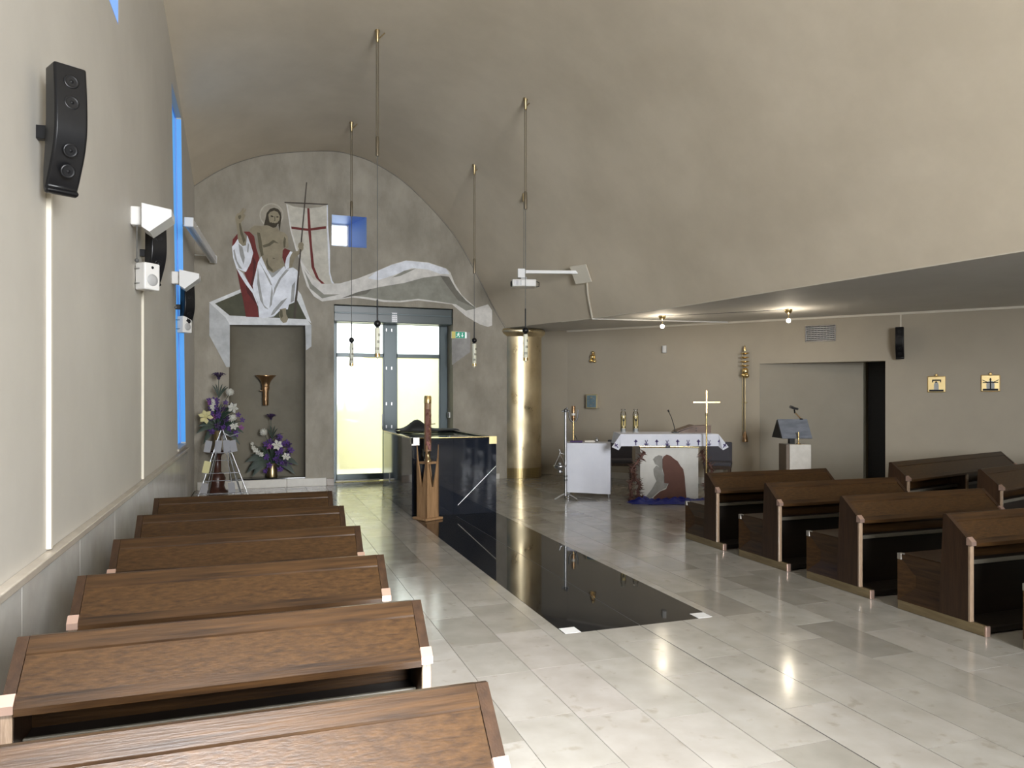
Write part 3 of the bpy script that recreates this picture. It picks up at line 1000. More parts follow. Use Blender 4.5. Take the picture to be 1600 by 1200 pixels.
MB().lathe([(.047, .136), (.047, .78)], 24).build('wax', 'candlebrown', pc_)
MB().lathe([(.049, .78), (.050, .785), (.050, .86), (.046, .865), (.044, .88)], 24).build('brass_cap', 'brass', pc_)
b = MB()
rr = random.Random(3)
for i in range(40):
    z = .20 + .5 * i / 40
    a = -PI / 2 + rr.uniform(-.2, 1.1)
    b.ball((.046 * math.cos(a), .046 * math.sin(a), z), rr.uniform(.008, .017), 7)
b.build('relief', 'candlered', pc_)
b = MB()
for i in range(8):
    a = -PI / 2 + rr.uniform(.0, .8)
    b.ball((.047 * math.cos(a), .047 * math.sin(a), .17 + .012 * i), .016, 7)
b.build('flower_relief', 'pinkwax', pc_)
MB().tube([(.045, -.02, .50), (.105, -.03, .505)], .006, 6).build('pin', 'candlered', pc_)
MB().box(-.022, .022, -.0505, -.044, .16, .70, .003).build('relief_strip', 'candlered', pc_)

# ================================================================== GOLD COLUMN
cl = thing('gold_column', 'round gold-leaf column with a flared cap and mosaic foot', 'column', (5.14, 14.33, 0))
MB().lathe([(.485, .20), (.485, 2.86)], 56, caps=False).build('shaft', 'goldcol', cl)
MB().lathe([(.485, 2.85), (.50, 2.87), (.535, 2.90), (.56, 2.935), (.565, 2.965), (.555, 2.995), (.53, 3.012)], 56).build('cap', 'goldcol', cl)
MB().lathe([(.481, 0), (.481, .205)], 56).build('foot', 'brassdark', cl)
b = MB()
for k in range(6):
    for i in range(84):
        a0, a1 = 2 * PI * (i + .06) / 84, 2 * PI * (i + .94) / 84
        z0, z1 = .004 + k * .034, .034 + k * .034
        r = .4855 + .002 * ((i * 7 + k * 3) % 3)
        b.add([(r * math.cos(a0), r * math.sin(a0), z0), (r * math.cos(a1), r * math.sin(a1), z0), (r * math.cos(a1), r * math.sin(a1), z1), (r * math.cos(a0), r * math.sin(a0), z1)], [(0, 1, 2, 3)])
mo = b.build('mosaic', 'mosaic', cl, fix=False)
mo['kind'] = 'stuff'

# ================================================================== MURAL
MURAL=[
(0,'tomb_interior','tombgreen',[(-0.662,3.288),(-0.238,3.495),(0.765,3.512),(0.906,3.048),(-0.431,3.067)]),
(1,'tomb_side','tombgrey',[(-0.754,3.291),(-0.481,3.065),(-0.418,2.925),(-0.418,2.168),(-0.474,2.167),(-0.754,2.72)]),
(1,'tomb_rim','tombwhite',[(-0.481,3.083),(0.906,3.06),(0.984,2.952),(-0.418,2.918),(-0.481,3.03)]),
(1,'tomb_leg','tombgrey',[(0.874,2.948),(0.984,2.959),(0.984,2.565),(0.889,2.49)]),
(1,'tomb_rim','tombwhite',[(-0.76,3.302),(-0.238,3.559),(-0.238,3.495),(-0.662,3.285),(-0.415,3.078),(-0.481,3.037)]),
(1,'tomb_rim','tombwhite',[(0.747,3.584),(0.8,3.514),(0.984,2.989),(0.906,3.048),(0.73,3.408)]),
(2,'shroud','cloth',[(0.783,4.135),(0.924,3.905),(1.174,3.723),(1.5,3.751),(1.831,3.861),(2.167,4.011),(2.47,4.162),(2.74,4.255),(3.17,4.242),(3.528,4.146),(3.616,4.073),(3.689,3.881),(3.851,3.633),(4.138,3.397),(4.387,3.478),(4.471,3.362),(4.471,3.062),(4.387,3.028),(4.221,3.074),(3.933,3.223),(3.649,3.448),(3.328,3.473),(2.973,3.497),(2.624,3.444),(2.318,3.439),(2.017,3.475),(1.72,3.5),(1.5,3.453),(1.174,3.401),(1.031,3.487),(0.906,3.665),(0.818,3.954)]),
(3,'shroud_lining','lining',[(1.518,3.472),(1.831,3.606),(2.242,3.72),(2.701,3.819),(3.091,3.943),(3.408,3.999),(3.588,3.985),(3.73,3.746),(3.933,3.53),(4.138,3.389),(3.933,3.333),(3.73,3.451),(3.328,3.497),(2.973,3.528),(2.624,3.474),(2.318,3.477),(2.017,3.513),(1.757,3.531)]),
(4,'shroud_shadow','liningdark',[(1.518,3.472),(1.831,3.606),(2.092,3.678),(1.979,3.568),(1.757,3.527)]),
(4,'shroud_shadow','liningdark',[(3.408,3.999),(3.588,3.985),(3.73,3.746),(3.933,3.53),(4.138,3.389),(3.77,3.531),(3.528,3.834)]),
(4,'shroud_highlight','robe',[(2.167,4.008),(2.47,4.154),(2.74,4.247),(3.17,4.234),(3.528,4.138),(3.6,4.033),(3.408,4.03),(3.17,4.102),(2.856,4.115),(2.547,3.975),(2.205,3.843),(2.017,3.871)]),
(5,'shroud_fold','lining',[(2.47,3.91),(2.701,4.053),(2.934,4.112),(2.778,4.026),(2.624,3.949)]),
(3,'shroud_fold','lining',[(0.853,3.956),(0.995,3.707),(1.21,3.532),(1.5,3.546),(1.174,3.457),(0.959,3.631)]),
(2,'banner','banner',[(0.541,5.152),(0.679,5.11),(0.917,5.098),(1.136,5.138),(1.278,5.198),(1.263,4.779),(1.295,4.347),(1.309,3.956),(1.348,3.795),(1.395,3.738),(1.199,3.722),(1.031,3.8),(0.948,3.893),(0.802,4.1),(0.72,4.309),(0.617,4.666)]),
(3,'banner_cross','red',[(0.91,5.098),(0.948,5.101),(0.973,4.736),(0.994,4.435),(1.036,4.027),(1.119,3.82),(1.225,3.73),(1.168,3.727),(1.069,3.824),(0.985,4.024),(0.954,4.411),(0.923,4.732)]),
(3,'banner_cross','red',[(0.601,4.744),(0.917,4.727),(1.246,4.798),(1.246,4.748),(0.917,4.684),(0.609,4.7)]),
(3,'banner_edge','robe',[(1.257,5.181),(1.278,5.198),(1.284,4.781),(1.318,4.348),(1.318,3.957),(1.358,3.795),(1.395,3.738),(1.348,3.745),(1.301,3.912),(1.284,4.216),(1.263,4.714)]),
(3,'banner_edge','cloth',[(0.541,5.152),(0.566,5.122),(0.638,4.668),(0.74,4.311),(0.823,4.101),(0.969,3.894),(0.948,3.893),(0.792,4.099),(0.71,4.309),(0.613,4.666)]),
(2,'halo','halo',[(0.494,4.941),(0.489,4.892),(0.474,4.845),(0.449,4.802),(0.415,4.765),(0.376,4.736),(0.332,4.717),(0.285,4.708),(0.239,4.709),(0.196,4.722),(0.156,4.745),(0.124,4.776),(0.099,4.815),(0.084,4.86),(0.079,4.907),(0.084,4.956),(0.099,5.002),(0.124,5.045),(0.156,5.082),(0.196,5.111),(0.239,5.131),(0.285,5.14),(0.332,5.139),(0.376,5.127),(0.415,5.104),(0.449,5.073),(0.474,5.034),(0.489,4.989)]),
(3,'halo_disc','haloin',[(0.472,4.939),(0.467,4.896),(0.453,4.854),(0.431,4.815),(0.402,4.782),(0.366,4.756),(0.327,4.739),(0.285,4.731),(0.244,4.733),(0.205,4.744),(0.17,4.764),(0.141,4.792),(0.119,4.827),(0.105,4.867),(0.101,4.909),(0.105,4.952),(0.119,4.994),(0.141,5.032),(0.17,5.065),(0.205,5.091),(0.244,5.109),(0.285,5.117),(0.327,5.116),(0.366,5.105),(0.402,5.085),(0.431,5.057),(0.453,5.022),(0.467,4.982)]),
(4,'torso','skin',[(-0.098,4.613),(-0.059,4.669),(0.001,4.711),(0.131,4.715),(0.221,4.754),(0.312,4.697),(0.383,4.702),(0.423,4.641),(0.515,4.62),(0.566,4.556),(0.584,4.365),(0.535,4.319),(0.515,4.424),(0.484,4.294),(0.474,4.144),(0.515,3.997),(0.312,3.879),(0.211,3.937),(0.111,4.143),(0.061,4.33),(0.041,4.539),(-0.029,4.56)]),
(5,'hair','hair',[(0.332,5.06),(0.261,5.032),(0.203,4.953),(0.183,4.846),(0.155,4.727),(0.211,4.732),(0.251,4.724),(0.312,4.695),(0.362,4.711),(0.403,4.778),(0.413,4.715),(0.425,4.642),(0.439,4.738),(0.458,4.889),(0.445,4.984),(0.403,5.04)]),
(6,'face','skin',[(0.231,4.924),(0.261,4.975),(0.332,5.006),(0.393,4.986),(0.429,4.919),(0.421,4.843),(0.389,4.794),(0.362,4.775),(0.312,4.788),(0.267,4.763),(0.243,4.829)]),
(7,'beard','hair',[(0.259,4.784),(0.275,4.737),(0.312,4.697),(0.356,4.707),(0.381,4.755),(0.389,4.794),(0.362,4.788),(0.344,4.757),(0.302,4.758),(0.287,4.795)]),
(7,'face_shadow','hair',[(0.267,4.906),(0.292,4.918),(0.32,4.899),(0.312,4.886),(0.283,4.888)]),
(7,'face_shadow','hair',[(0.364,4.899),(0.393,4.909),(0.413,4.898),(0.397,4.884),(0.372,4.886)]),
(7,'face_shadow','skindark',[(0.332,4.904),(0.348,4.897),(0.356,4.826),(0.32,4.814),(0.338,4.841)]),
(5,'body_shadow','skindark',[(0.041,4.592),(0.087,4.585),(0.111,4.481),(0.131,4.334),(0.151,4.188),(0.111,4.168),(0.075,4.31),(0.051,4.477)]),
(5,'body_shadow','skindark',[(0.131,4.366),(0.231,4.405),(0.312,4.474),(0.342,4.465),(0.413,4.417),(0.332,4.429),(0.251,4.359),(0.151,4.325)]),
(5,'body_shadow','skindark',[(0.211,4.149),(0.231,4.023),(0.312,3.932),(0.302,3.9),(0.221,3.948),(0.191,4.063)]),
(5,'body_shadow','skindark',[(0.505,4.551),(0.535,4.511),(0.525,4.361),(0.498,4.338),(0.49,4.444)]),
(5,'body_shadow','skindark',[(0.312,4.155),(0.348,4.145),(0.34,4.132),(0.308,4.138)]),
(5,'raised_arm','skin',[(-0.321,4.764),(-0.328,4.837),(-0.295,4.902),(-0.256,4.916),(-0.203,5.004),(-0.177,5.01),(-0.187,4.953),(-0.156,4.995),(-0.144,4.977),(-0.187,4.911),(-0.156,4.882),(-0.187,4.806),(-0.232,4.746),(-0.203,4.595),(-0.152,4.462),(-0.144,4.358),(-0.203,4.329),(-0.266,4.387),(-0.285,4.558),(-0.305,4.703)]),
(6,'hand_shadow','skindark',[(-0.281,4.861),(-0.236,4.886),(-0.226,4.845),(-0.25,4.801),(-0.276,4.82)]),
(6,'hand_shadow','skindark',[(-0.266,4.726),(-0.242,4.739),(-0.207,4.584),(-0.157,4.441),(-0.187,4.376),(-0.246,4.56)]),
(4,'cloak','red',[(-0.187,4.59),(-0.088,4.597),(-0.009,4.519),(0.027,4.306),(0.079,4.141),(0.043,3.949),(-0.005,3.799),(-0.035,3.576),(-0.108,3.688),(-0.177,3.852),(-0.128,3.908),(-0.068,4.048),(-0.025,4.219),(-0.068,4.384),(-0.112,4.507)]),
(5,'cloak','red',[(-0.379,4.311),(-0.369,4.437),(-0.291,4.543),(-0.285,4.453),(-0.334,4.366)]),
(4,'cloak','red',[(-0.305,3.918),(-0.242,3.849),(-0.128,3.676),(-0.025,3.524),(0.035,3.337),(0.071,3.07),(-0.148,3.071),(-0.187,3.327),(-0.25,3.618)]),
(5,'cloak_shadow','reddark',[(-0.039,4.176),(0.021,4.053),(0.001,3.862),(-0.035,3.597),(-0.068,3.648),(-0.029,3.839),(-0.019,4.008)]),
(5,'cloak_shadow','reddark',[(-0.187,3.831),(-0.108,3.625),(-0.009,3.461),(0.031,3.294),(-0.128,3.498)]),
(4,'sleeve','robe',[(-0.383,4.304),(-0.334,4.366),(-0.285,4.453),(-0.266,4.392),(-0.203,4.329),(-0.148,4.347),(-0.128,4.527),(-0.068,4.363),(-0.025,4.219),(-0.068,4.037),(-0.148,3.871),(-0.207,3.888),(-0.309,3.929),(-0.364,4.113)]),
(5,'sleeve_fold','robedark',[(-0.274,4.37),(-0.207,4.312),(-0.167,4.126),(-0.187,3.999),(-0.246,4.163)]),
(5,'sleeve_fold','robedark',[(-0.36,4.239),(-0.34,4.261),(-0.295,4.055),(-0.207,3.914),(-0.266,3.931),(-0.334,4.094)]),
(5,'sleeve_fold','robedark',[(-0.116,4.402),(-0.096,4.361),(-0.108,4.213),(-0.128,4.233)]),
(5,'cloak_edge','robe',[(-0.309,3.929),(-0.203,3.851),(-0.108,3.688),(-0.025,3.555),(0.051,3.316),(0.087,3.191),(0.043,3.295),(-0.037,3.498),(-0.148,3.644),(-0.246,3.802)]),
(5,'robe','robe',[(0.111,4.168),(0.211,3.933),(0.312,3.879),(0.505,4.014),(0.535,3.956),(0.658,3.999),(0.734,3.95),(0.771,3.84),(0.724,3.666),(0.683,3.364),(0.588,3.317),(0.57,3.231),(0.454,3.227),(0.332,3.094),(0.131,3.051),(0.075,3.075),(0.055,3.317),(-0.015,3.524),(-0.035,3.629),(0.011,3.842),(0.055,4.055)]),
(6,'robe_fold','robedark',[(0.071,4.077),(0.131,3.975),(0.251,3.77),(0.302,3.645),(0.267,3.665),(0.171,3.871)]),
(6,'robe_fold','robedark',[(0.211,3.933),(0.312,3.879),(0.505,4.014),(0.332,3.817),(0.292,3.793)]),
(6,'robe_fold','robedark',[(0.051,3.97),(0.091,3.635),(0.151,3.299),(0.231,3.218),(0.171,3.237),(0.091,3.381),(0.041,3.674)]),
(6,'robe_fold','robedark',[(0.535,3.951),(0.597,3.959),(0.454,3.781),(0.372,3.606),(0.312,3.433),(0.332,3.604),(0.413,3.778)]),
(6,'robe_fold','robedark',[(0.312,3.2),(0.454,3.376),(0.566,3.445),(0.454,3.29),(0.332,3.137),(0.271,3.103)]),
(6,'robe_fold','robedark',[(0.292,3.645),(0.312,3.518),(0.292,3.305),(0.251,3.24),(0.267,3.431)]),
(6,'robe_fold','robedark',[(0.638,3.662),(0.699,3.751),(0.675,3.385),(0.617,3.351)]),
(5,'elbow_cloak','red',[(0.48,4.294),(0.515,4.339),(0.613,4.302),(0.545,4.17),(0.521,4.04),(0.474,4.165)]),
(6,'forearm','skin',[(0.638,4.278),(0.751,4.305),(0.771,4.377),(0.792,4.454),(0.844,4.425),(0.84,4.339),(0.782,4.26),(0.689,4.168),(0.642,4.005),(0.592,3.997),(0.607,4.152)]),
(7,'sleeve','robe',[(0.609,4.287),(0.652,4.279),(0.601,4.173),(0.59,3.991),(0.535,3.956),(0.519,4.04),(0.545,4.17)]),
(7,'foot','skin',[(0.433,3.226),(0.535,3.251),(0.539,3.144),(0.576,3.06),(0.545,2.995),(0.49,2.978),(0.443,3.03),(0.417,3.119)]),
(8,'foot_shadow','skindark',[(0.433,3.226),(0.474,3.206),(0.484,3.1),(0.454,3.056),(0.423,3.119)]),
(9,'banner_staff','staff',[(0.89,5.57),(0.908,5.571),(0.701,3.069),(0.668,3.068)]),
(9,'banner_crossbar','staff',[(0.511,5.181),(1.276,5.209),(1.276,5.191),(0.511,5.164)]),
(10,'holding_hand','skin',[(0.757,4.441),(0.792,4.469),(0.834,4.457),(0.854,4.415),(0.823,4.391),(0.848,4.361),(0.813,4.333),(0.765,4.345),(0.745,4.386)]),
(0,'sign_panel','signgrey',[(3.647,2.913),(4.018,2.908),(4.018,2.523),(3.647,2.258)])]
FIGURE=[(-0.107, 0.661), (-0.088, 0.708), (-0.041, 0.737), (0.016, 0.718), (0.073, 0.67), (0.129, 0.632), (0.167, 0.566), (0.215, 0.509), (0.237, 0.396), (0.252, 0.207), (0.271, 0.002), (-0.277, 0.002), (-0.24, 0.074), (-0.145, 0.159), (-0.05, 0.197), (-0.013, 0.282), (-0.079, 0.292), (-0.079, 0.415), (-0.107, 0.528)]
SHADE_HEAD=[(-0.255, 0.661), (-0.221, 0.702), (-0.164, 0.727), (-0.107, 0.714), (-0.111, 0.585), (-0.111, 0.491), (-0.183, 0.566), (-0.221, 0.585)]
SHADE_BODY=[(-0.249, 0.509), (-0.202, 0.566), (-0.145, 0.528), (-0.111, 0.491), (-0.079, 0.396), (-0.079, 0.292), (-0.022, 0.282), (-0.05, 0.216), (-0.164, 0.159), (-0.277, 0.059), (-0.381, 0.059), (-0.277, 0.188), (-0.202, 0.32), (-0.24, 0.415)]

mural = thing('mural', 'painted robed seated figure with banner and long shroud on the stucco wall', 'mural', (0, YW, 0))
seen = {}
for i, (layer, part, colr, pts) in enumerate(MURAL):
    off = -.002 - layer * .0016 - i * .00002
    MB().prism(pts, off, .004, 'y').build(part, 'p_' + colr, mural)

# ================================================================== LAMPS
labs = ['tube pendant lamp with a dark ball before the middle of the glazed door',
        'tube pendant lamp with a grey ball hanging before the outer door leaf near the niche',
        'tube pendant lamp hanging between the exit sign and the gold column',
        'tube pendant lamp hanging directly before the gold column']
for i, (x, y, zs) in enumerate(((1.51, 9.64, 4.80), (1.54, 12.6, 4.70), (3.52, 12.01, 3.75), (3.68, 9.94, 4.36))):
    zc = vault_z(x, y)
    t = thing('pendant_lamp', labs[i], 'lamp', (x, y, 2.13), 0, 'tube pendant lamps under the vault')
    zc -= 2.13
    zs -= 2.13
    b = MB().lathe([(.012, zc - .16), (.022, zc - .15), (.024, zc - .04), (.032, zc - .02), (.032, zc + .02)], 12)
    b.tube([(-.0, .02, zc - .12), (.10, .02, zc - .01)], .008, 6)
    b.build('ceiling_hook', 'brassdark', t)
    for s in (-1, 1):
        MB().tube([(s * .012, 0, zs), (s * .012, 0, zc - .14)], .0065, 8).build('hanging_rod', 'cordcream', t)
    MB().lathe([(.022, zs - .02), (.024, zs), (.024, zs + .22), (.018, zs + .235)], 12).build('sleeve', 'cordcream', t)
    MB().tube([(0, 0, .52), (0, 0, zs)], .005, 6).build('cable', 'cable', t)
    MB().tube([(0, 0, .48), (0, 0, .78)], .010, 6).build('stem', 'black', t)
    b = MB().ball((0, 0, .465), .046, 16)
    b.lathe([(.018, .40), (.02, .43)], 10)
    b.build('ball', 'black', t)
    MB().lathe([(.004, .0), (.008, .02), (.03, .03), (.034, .035), (.034, .40), (.03, .41)], 16).build('glass_tube', 'lampglass', t)
    MB().lathe([(.0355, .032), (.0355, .075)], 16).build('end_ring', 'brass', t)
    b = MB()
    for k, z in enumerate((.12, .21, .30)):
        for a in (-2.2, -1.75, -1.3):
            b.box(-.004, .004, -.0355, -.030, z, z + .035, 0, Matrix.Rotation(a + PI / 2 + k * .5, 4, 'Z'))
    b.build('glyph', 'marks', t)

# two ceiling spots over the altar
for i, (x, y) in enumerate(((6.56, 11.0), (7.94, 9.51))):
    t = thing('ceiling_spot', ['small brass ceiling spot with a lit bulb above the altar', 'small brass ceiling spot with a lit bulb above the lectern'][i], 'ceiling light', (x, y, 2.82), 0, 'lit ceiling spots')
    MB().lathe([(.06, .20), (.058, .17), (.045, .145), (.02, .13), (.008, .12)][::-1], 18).build('canopy', 'brass', t)
    MB().tube([(0, 0, .05), (0, 0, .14)], .006, 6).build('stem', 'brass', t)
    MB().ball((0, 0, .02), .034, 14).build('bulb', 'bulb', t)
    d = bpy.data.lights.new('spot_glow', 'POINT')
    d.energy = 9
    d.color = (1.0, .86, .66)
    d.shadow_soft_size = .04
    lo = bpy.data.objects.new('spot_glow', d)
    col.objects.link(lo)
    lo.location = (0, 0, -.06)
    lo.parent = t
# cables on the flat ceiling
b = MB().tube([(6.62, 10.97, 3.014), (7.9, 9.56, 3.014)], .004, 5)
tag(b.build('ceiling_cable', 'cable'), 'thin dark cable running along the flat ceiling between the two spots', 'cable')
# ================================================================== LEFT WALL FITTINGS
def speaker(label, loc, rotz, scale=1.0, group=None, mount='wall'):
    t = thing('wall_loudspeaker', label, 'loudspeaker', loc, rotz, group)
    # side profile (y forward is -), curved lower half
    pr = []
    for k in range(21):
        f_ = k / 20
        z = .34 - .68 * f_
        fy_ = -.16 - .05 * math.sin(PI * min(1, f_ * 1.15)) * .5
        if f_ > .5:
            fy_ += .13 * ((f_ - .5) / .5) ** 2
        pr.append((fy_, z))
    pr += [(-.055, -.36), (-.035, -.374), (-.012, -.378), (.008, -.37), (.022, -.35), (.026, -.32)]
    back = [(.02, -.22), (-.005, -.1), (-.02, .05), (-.02, .34)]
    prof = pr + back
    b = MB().prism(prof, -.085, .085, 'x')
    o = b.build('body', 'black', t)
    o.data.polygons.foreach_set('use_smooth', [True] * len(o.data.polygons))
    o.data.set_sharp_from_angle(angle=R(35))
    bv = o.modifiers.new('b', 'BEVEL')
    bv.width = .018
    bv.segments = 3
    bv.limit_method = 'ANGLE'
    bv.angle_limit = R(62)
    MB().prism([(-.02, .31), (.03, .31), (.035, .0), (.045, -.18), (.03, -.26), (-.0, -.2), (-.02, .05)], -.06, .06, 'x').build('rear_shell', 'blackmat', t)
    for z in (.24, .12, -.15, -.26):
        cz = {(.24): -.178, (.12): -.184, (-.15): -.166, (-.26): -.125}[z]
        MB().lathe([(.040, 0), (.038, .003), (.030, .001), (.012, -.002), (.009, .003), (.003, .005)], 20, Matrix.Translation((0, cz, z)) @ Matrix.Rotation(R(90 + (18 if z < 0 else 0)), 4, 'X')).build('driver', 'black', t)
    if mount == 'wall':
        b = MB().box(-.03, .03, .03, .155, -.06, .02, .006)
        b.box(-.045, .045, .145, .16, -.12, .09, .004)
    else:
        mt_ = Matrix.Rotation(R(-30), 4, 'Z')
        b = MB().box(-.145, .02, -.02, .03, -.06, .02, .006, mt_)
        b.box(-.155, -.14, -.03, .04, -.13, .08, .004, mt_)
    b.build('bracket', 'black', t)
    t.scale = (scale,) * 3
    return t
rz = R(30)
g = 'black wall loudspeakers'
speaker('large black curved loudspeaker highest on the side wall, closest to the viewer', (-.90, 4.14, 2.95), rz, .84, g, 'side')
speaker('black curved loudspeaker behind the first white wedge lamp and box', (-.90, 7.55, 2.99), rz, .84, g, 'side')
speaker('black curved loudspeaker in front of the blue slot window', (-.90, 10.95, 2.88), rz, .84, g, 'side')
p = on_wall(9.99, .125)
speaker('small black loudspeaker hanging on the altar wall above the doorway', (p[0], p[1], 2.52), WA, .72, g)
MB_ = MB().box(-.012, .012, -.012, 0, 0, .245)
p = on_wall(9.99, 0)
tag(MB_.build('cable_trunking', 'cream', None, (p[0], p[1], 2.765), WA), 'short pale cable cover above the loudspeaker on the altar wall', 'cable cover')
tag(MB().box(-1.0, -.975, 4.30, 4.335, .872, 2.70, .003).build('cable_trunking', 'cream'), 'long pale cable cover running down below the first loudspeaker', 'cable cover')
tag(MB().box(-1.0, -.978, 7.63, 7.66, .872, 2.74, .003).build('cable_trunking', 'cream'), 'long pale cable cover running down below the first white box', 'cable cover')

def wedge(label, y, z):
    t = thing('wedge_lamp', label, 'wall lamp', (-1.0, y, z), R(90), 'white wedge wall lamps')
    MB().box(-.05, .05, -.10, 0, -.07, .09, .012).build('mount', 'white', t)
    MB().prism([(-.10, .10), (-.10, -.10), (-.16, -.14), (-.33, .0), (-.33, .06)], -.14, .14, 'x').build('shade', 'whitesteel', t)
    b = MB().tube([(-.03, -.05, -.07), (-.03, -.05, -.36)], .006, 6)
    b.ball((-.03, -.05, -.37), .018, 10)
    b.build('pull_rod', 'cable', t)
    MB().box(-.1, .1, -.145, -.14, -.125, -.115).build('lip', 'white', t)
    return t
wedge('white wedge-shaped wall lamp before the slot window, higher in view and closer', 7.02, 3.18)
wedge('white wedge-shaped wall lamp mounted in front of the blue slot', 10.3, 3.15)
def wbox(label, y, z, s):
    t = thing('box_loudspeaker', label, 'loudspeaker', (-.90, y, z), R(90 - 45), 'white box loudspeakers')
    MB().box(-.085, .085, -.07, .07, -.13, .13, .014).build('body', 'white', t)
    MB().lathe([(.058, 0), (.056, .004), (.02, .006)], 20, Matrix.Translation((0, -.071, -.035)) @ Matrix.Rotation(R(90), 4, 'X')).build('grille', 'greyplast', t)
    MB().lathe([(.014, 0), (.012, .004), (.004, .003)], 12, Matrix.Translation((0, -.071, .085)) @ Matrix.Rotation(R(90), 4, 'X')).build('tweeter', 'blackmat', t)
    b = MB()
    b.tube([(-.09, 0, .07), (-.10, .07, .07), (-.06, .16, .06), (-.06, .16, -.06), (-.10, .07, -.07), (-.09, 0, -.07)], .006, 6)
    b.build('wire_bracket', 'chrome', t)
    t.scale = (s, s, s)
    return t
wbox('white box loudspeaker on a wire bracket beneath the first wedge lamp', 7.25, 2.71, .92)
wbox('white box loudspeaker with a round grille beneath the farther wedge lamp', 10.9, 2.62, .86)

# projection screen case
t = thing('screen_case', 'long white projection screen case hung beside the slot window', 'projection screen', (-.85, 10.95, 4.03), -math.atan2(.17, 2.86))
MB().box(-.055, .055, 0, 2.86, -.06, .06, .015).build('case', 'white', t)
MB().box(-.06, .06, -.012, .03, -.065, .065, .012).build('end_cap', 'white', t)
MB().box(-.06, .06, 2.83, 2.872, -.065, .065, .012).build('end_cap', 'white', t)
MB().box(-.02, .02, .03, 2.83, -.07, -.058, .003).build('bottom_slot', 'greyplast', t)
for yy in (.35, 2.62):
    MB().tube([(-.135 if yy < 1 else -.27, yy, .02), (.07, yy, .02)], .009, 6).build('bracket', 'white', t)

# ================================================================== NICHE FURNISHINGS
t = thing('bronze_torch_vase', 'hammered bronze trumpet-shaped vase fixed to the niche wall', 'vase', (.19, 14.24, 1.48))
MB().lathe([(.045, 0), (.05, .01), (.052, .25), (.066, .30), (.07, .34), (.062, .345), (.075, .40), (.10, .46), (.15, .52), (.19, .55), (.185, .553), (.14, .53), (.09, .47), (.06, .36)], 28, caps=False).build('horn', 'bronze', t)
MB().lathe([(.054, .12), (.057, .13), (.054, .14)], 24, caps=False).build('ring', 'bronze', t)
MB().lathe([(.068, .305), (.073, .32), (.068, .335)], 24, caps=False).build('ring', 'bronze', t)
b = MB().tube([(0, .04, .28), (0, .15, .28)], .014, 8)
b.tube([(-.10, .0, .27), (-.03, .0, .27)], .012, 8)
b.build('wall_hook', 'bronze', t)

def blossom(kind, c, r, rnd):
    b = MB()
    c = Vector(c)
    if kind == 'mum':
        b.ball(c, r * .72, 10)
        for i in range(34):
            z = 1 - 2 * (i + .5) / 34
            a = i * 2.39996
            q = math.sqrt(1 - z * z)
            d = Vector((q * math.cos(a), q * math.sin(a), z))
            s = d.orthogonal().normalized() * r * .20
            b.add([c + d * r * .6 - s, c + d * r * 1.02, c + d * r * .6 + s, c + d * r * .85 + d.cross(s) * .6], [(0, 1, 3), (1, 2, 3), (0, 3, 2)])
    else:
        n = {'lily': 6, 'orchid': 5, 'spike': 12}[kind]
        ax = Vector((rnd.uniform(-.5, .5), -1, rnd.uniform(-.1, .7))).normalized() if kind != 'spike' else Vector((0, -.25, 1)).normalized()
        u_ = ax.orthogonal().normalized()
        v_ = ax.cross(u_)
        for k in range(n):
            a = 2 * PI * k / n + rnd.uniform(-.15, .15)
            d = (u_ * math.cos(a) + v_ * math.sin(a))
            side = ax.cross(d).normalized()
            op = .45 if kind != 'spike' else .75
            wd = r * (.30 if kind != 'spike' else .14)
            tip = c + d * r + ax * r * (op - .15)
            mid = c + d * r * .6 + ax * r * op
            b.add([c, mid - side * wd, tip, mid + side * wd, mid + ax * r * .06], [(0, 1, 4), (1, 2, 4), (2, 3, 4), (3, 0, 4)], True)
        b.ball(c + ax * r * .12, r * .2, 8)
    return b
def leaf(b, p, q, wd, bend):
    p, q = Vector(p), Vector(q)
    d = q - p
    side = d.cross(Vector((0, -1, .3))).normalized()
    vs = []
    n = 5
    for i in range(n + 1):
        f_ = i / n
        cpt = p + d * f_ + Vector((0, 0, bend)) * math.sin(PI * f_)
        ww = wd * math.sin(PI * min(.98, f_ * .9 + .08))
        vs += [cpt - side * ww, cpt + Vector((0, -.004, -.003)), cpt + side * ww]
    fs = []
    for i in range(n):
        a = 3 * i
        fs += [(a, a + 1, a + 4, a + 3), (a + 1, a + 2, a + 5, a + 4)]
    b.add(vs, fs, True)
def arrangement(label, loc, h, flowers, leaves, seed, vase):
    rnd = random.Random(seed)
    t = thing('flower_arrangement', label, 'flowers', loc, 0, 'silk flower arrangements')
    MB().lathe(vase, 20).build('vase', 'brassdark', t)
    top = Vector((0, 0, vase[-1][1]))
    b = MB()
    for kind, m, x, y, z, r in flowers:
        b.tube([top + Vector((0, 0, -.05)), top + Vector((x * .3, y * .3, (z - top.z) * .6)), Vector((x, y + .01, z - .01))], .005, 5)
    b.build('stems', 'leaf', t)
    for kind, m, x, y, z, r in flowers:
        blossom(kind, (x, y, z), r, rnd).build('blossom', m, t)
    for (x, y, z, x2, y2, z2, wd, bend) in leaves:
        bb = MB()
        leaf(bb, (x, y, z), (x2, y2, z2), wd, bend)
        o = bb.build('leaf', 'leaf', t, fix=False)
    return t
rnd = random.Random(11)
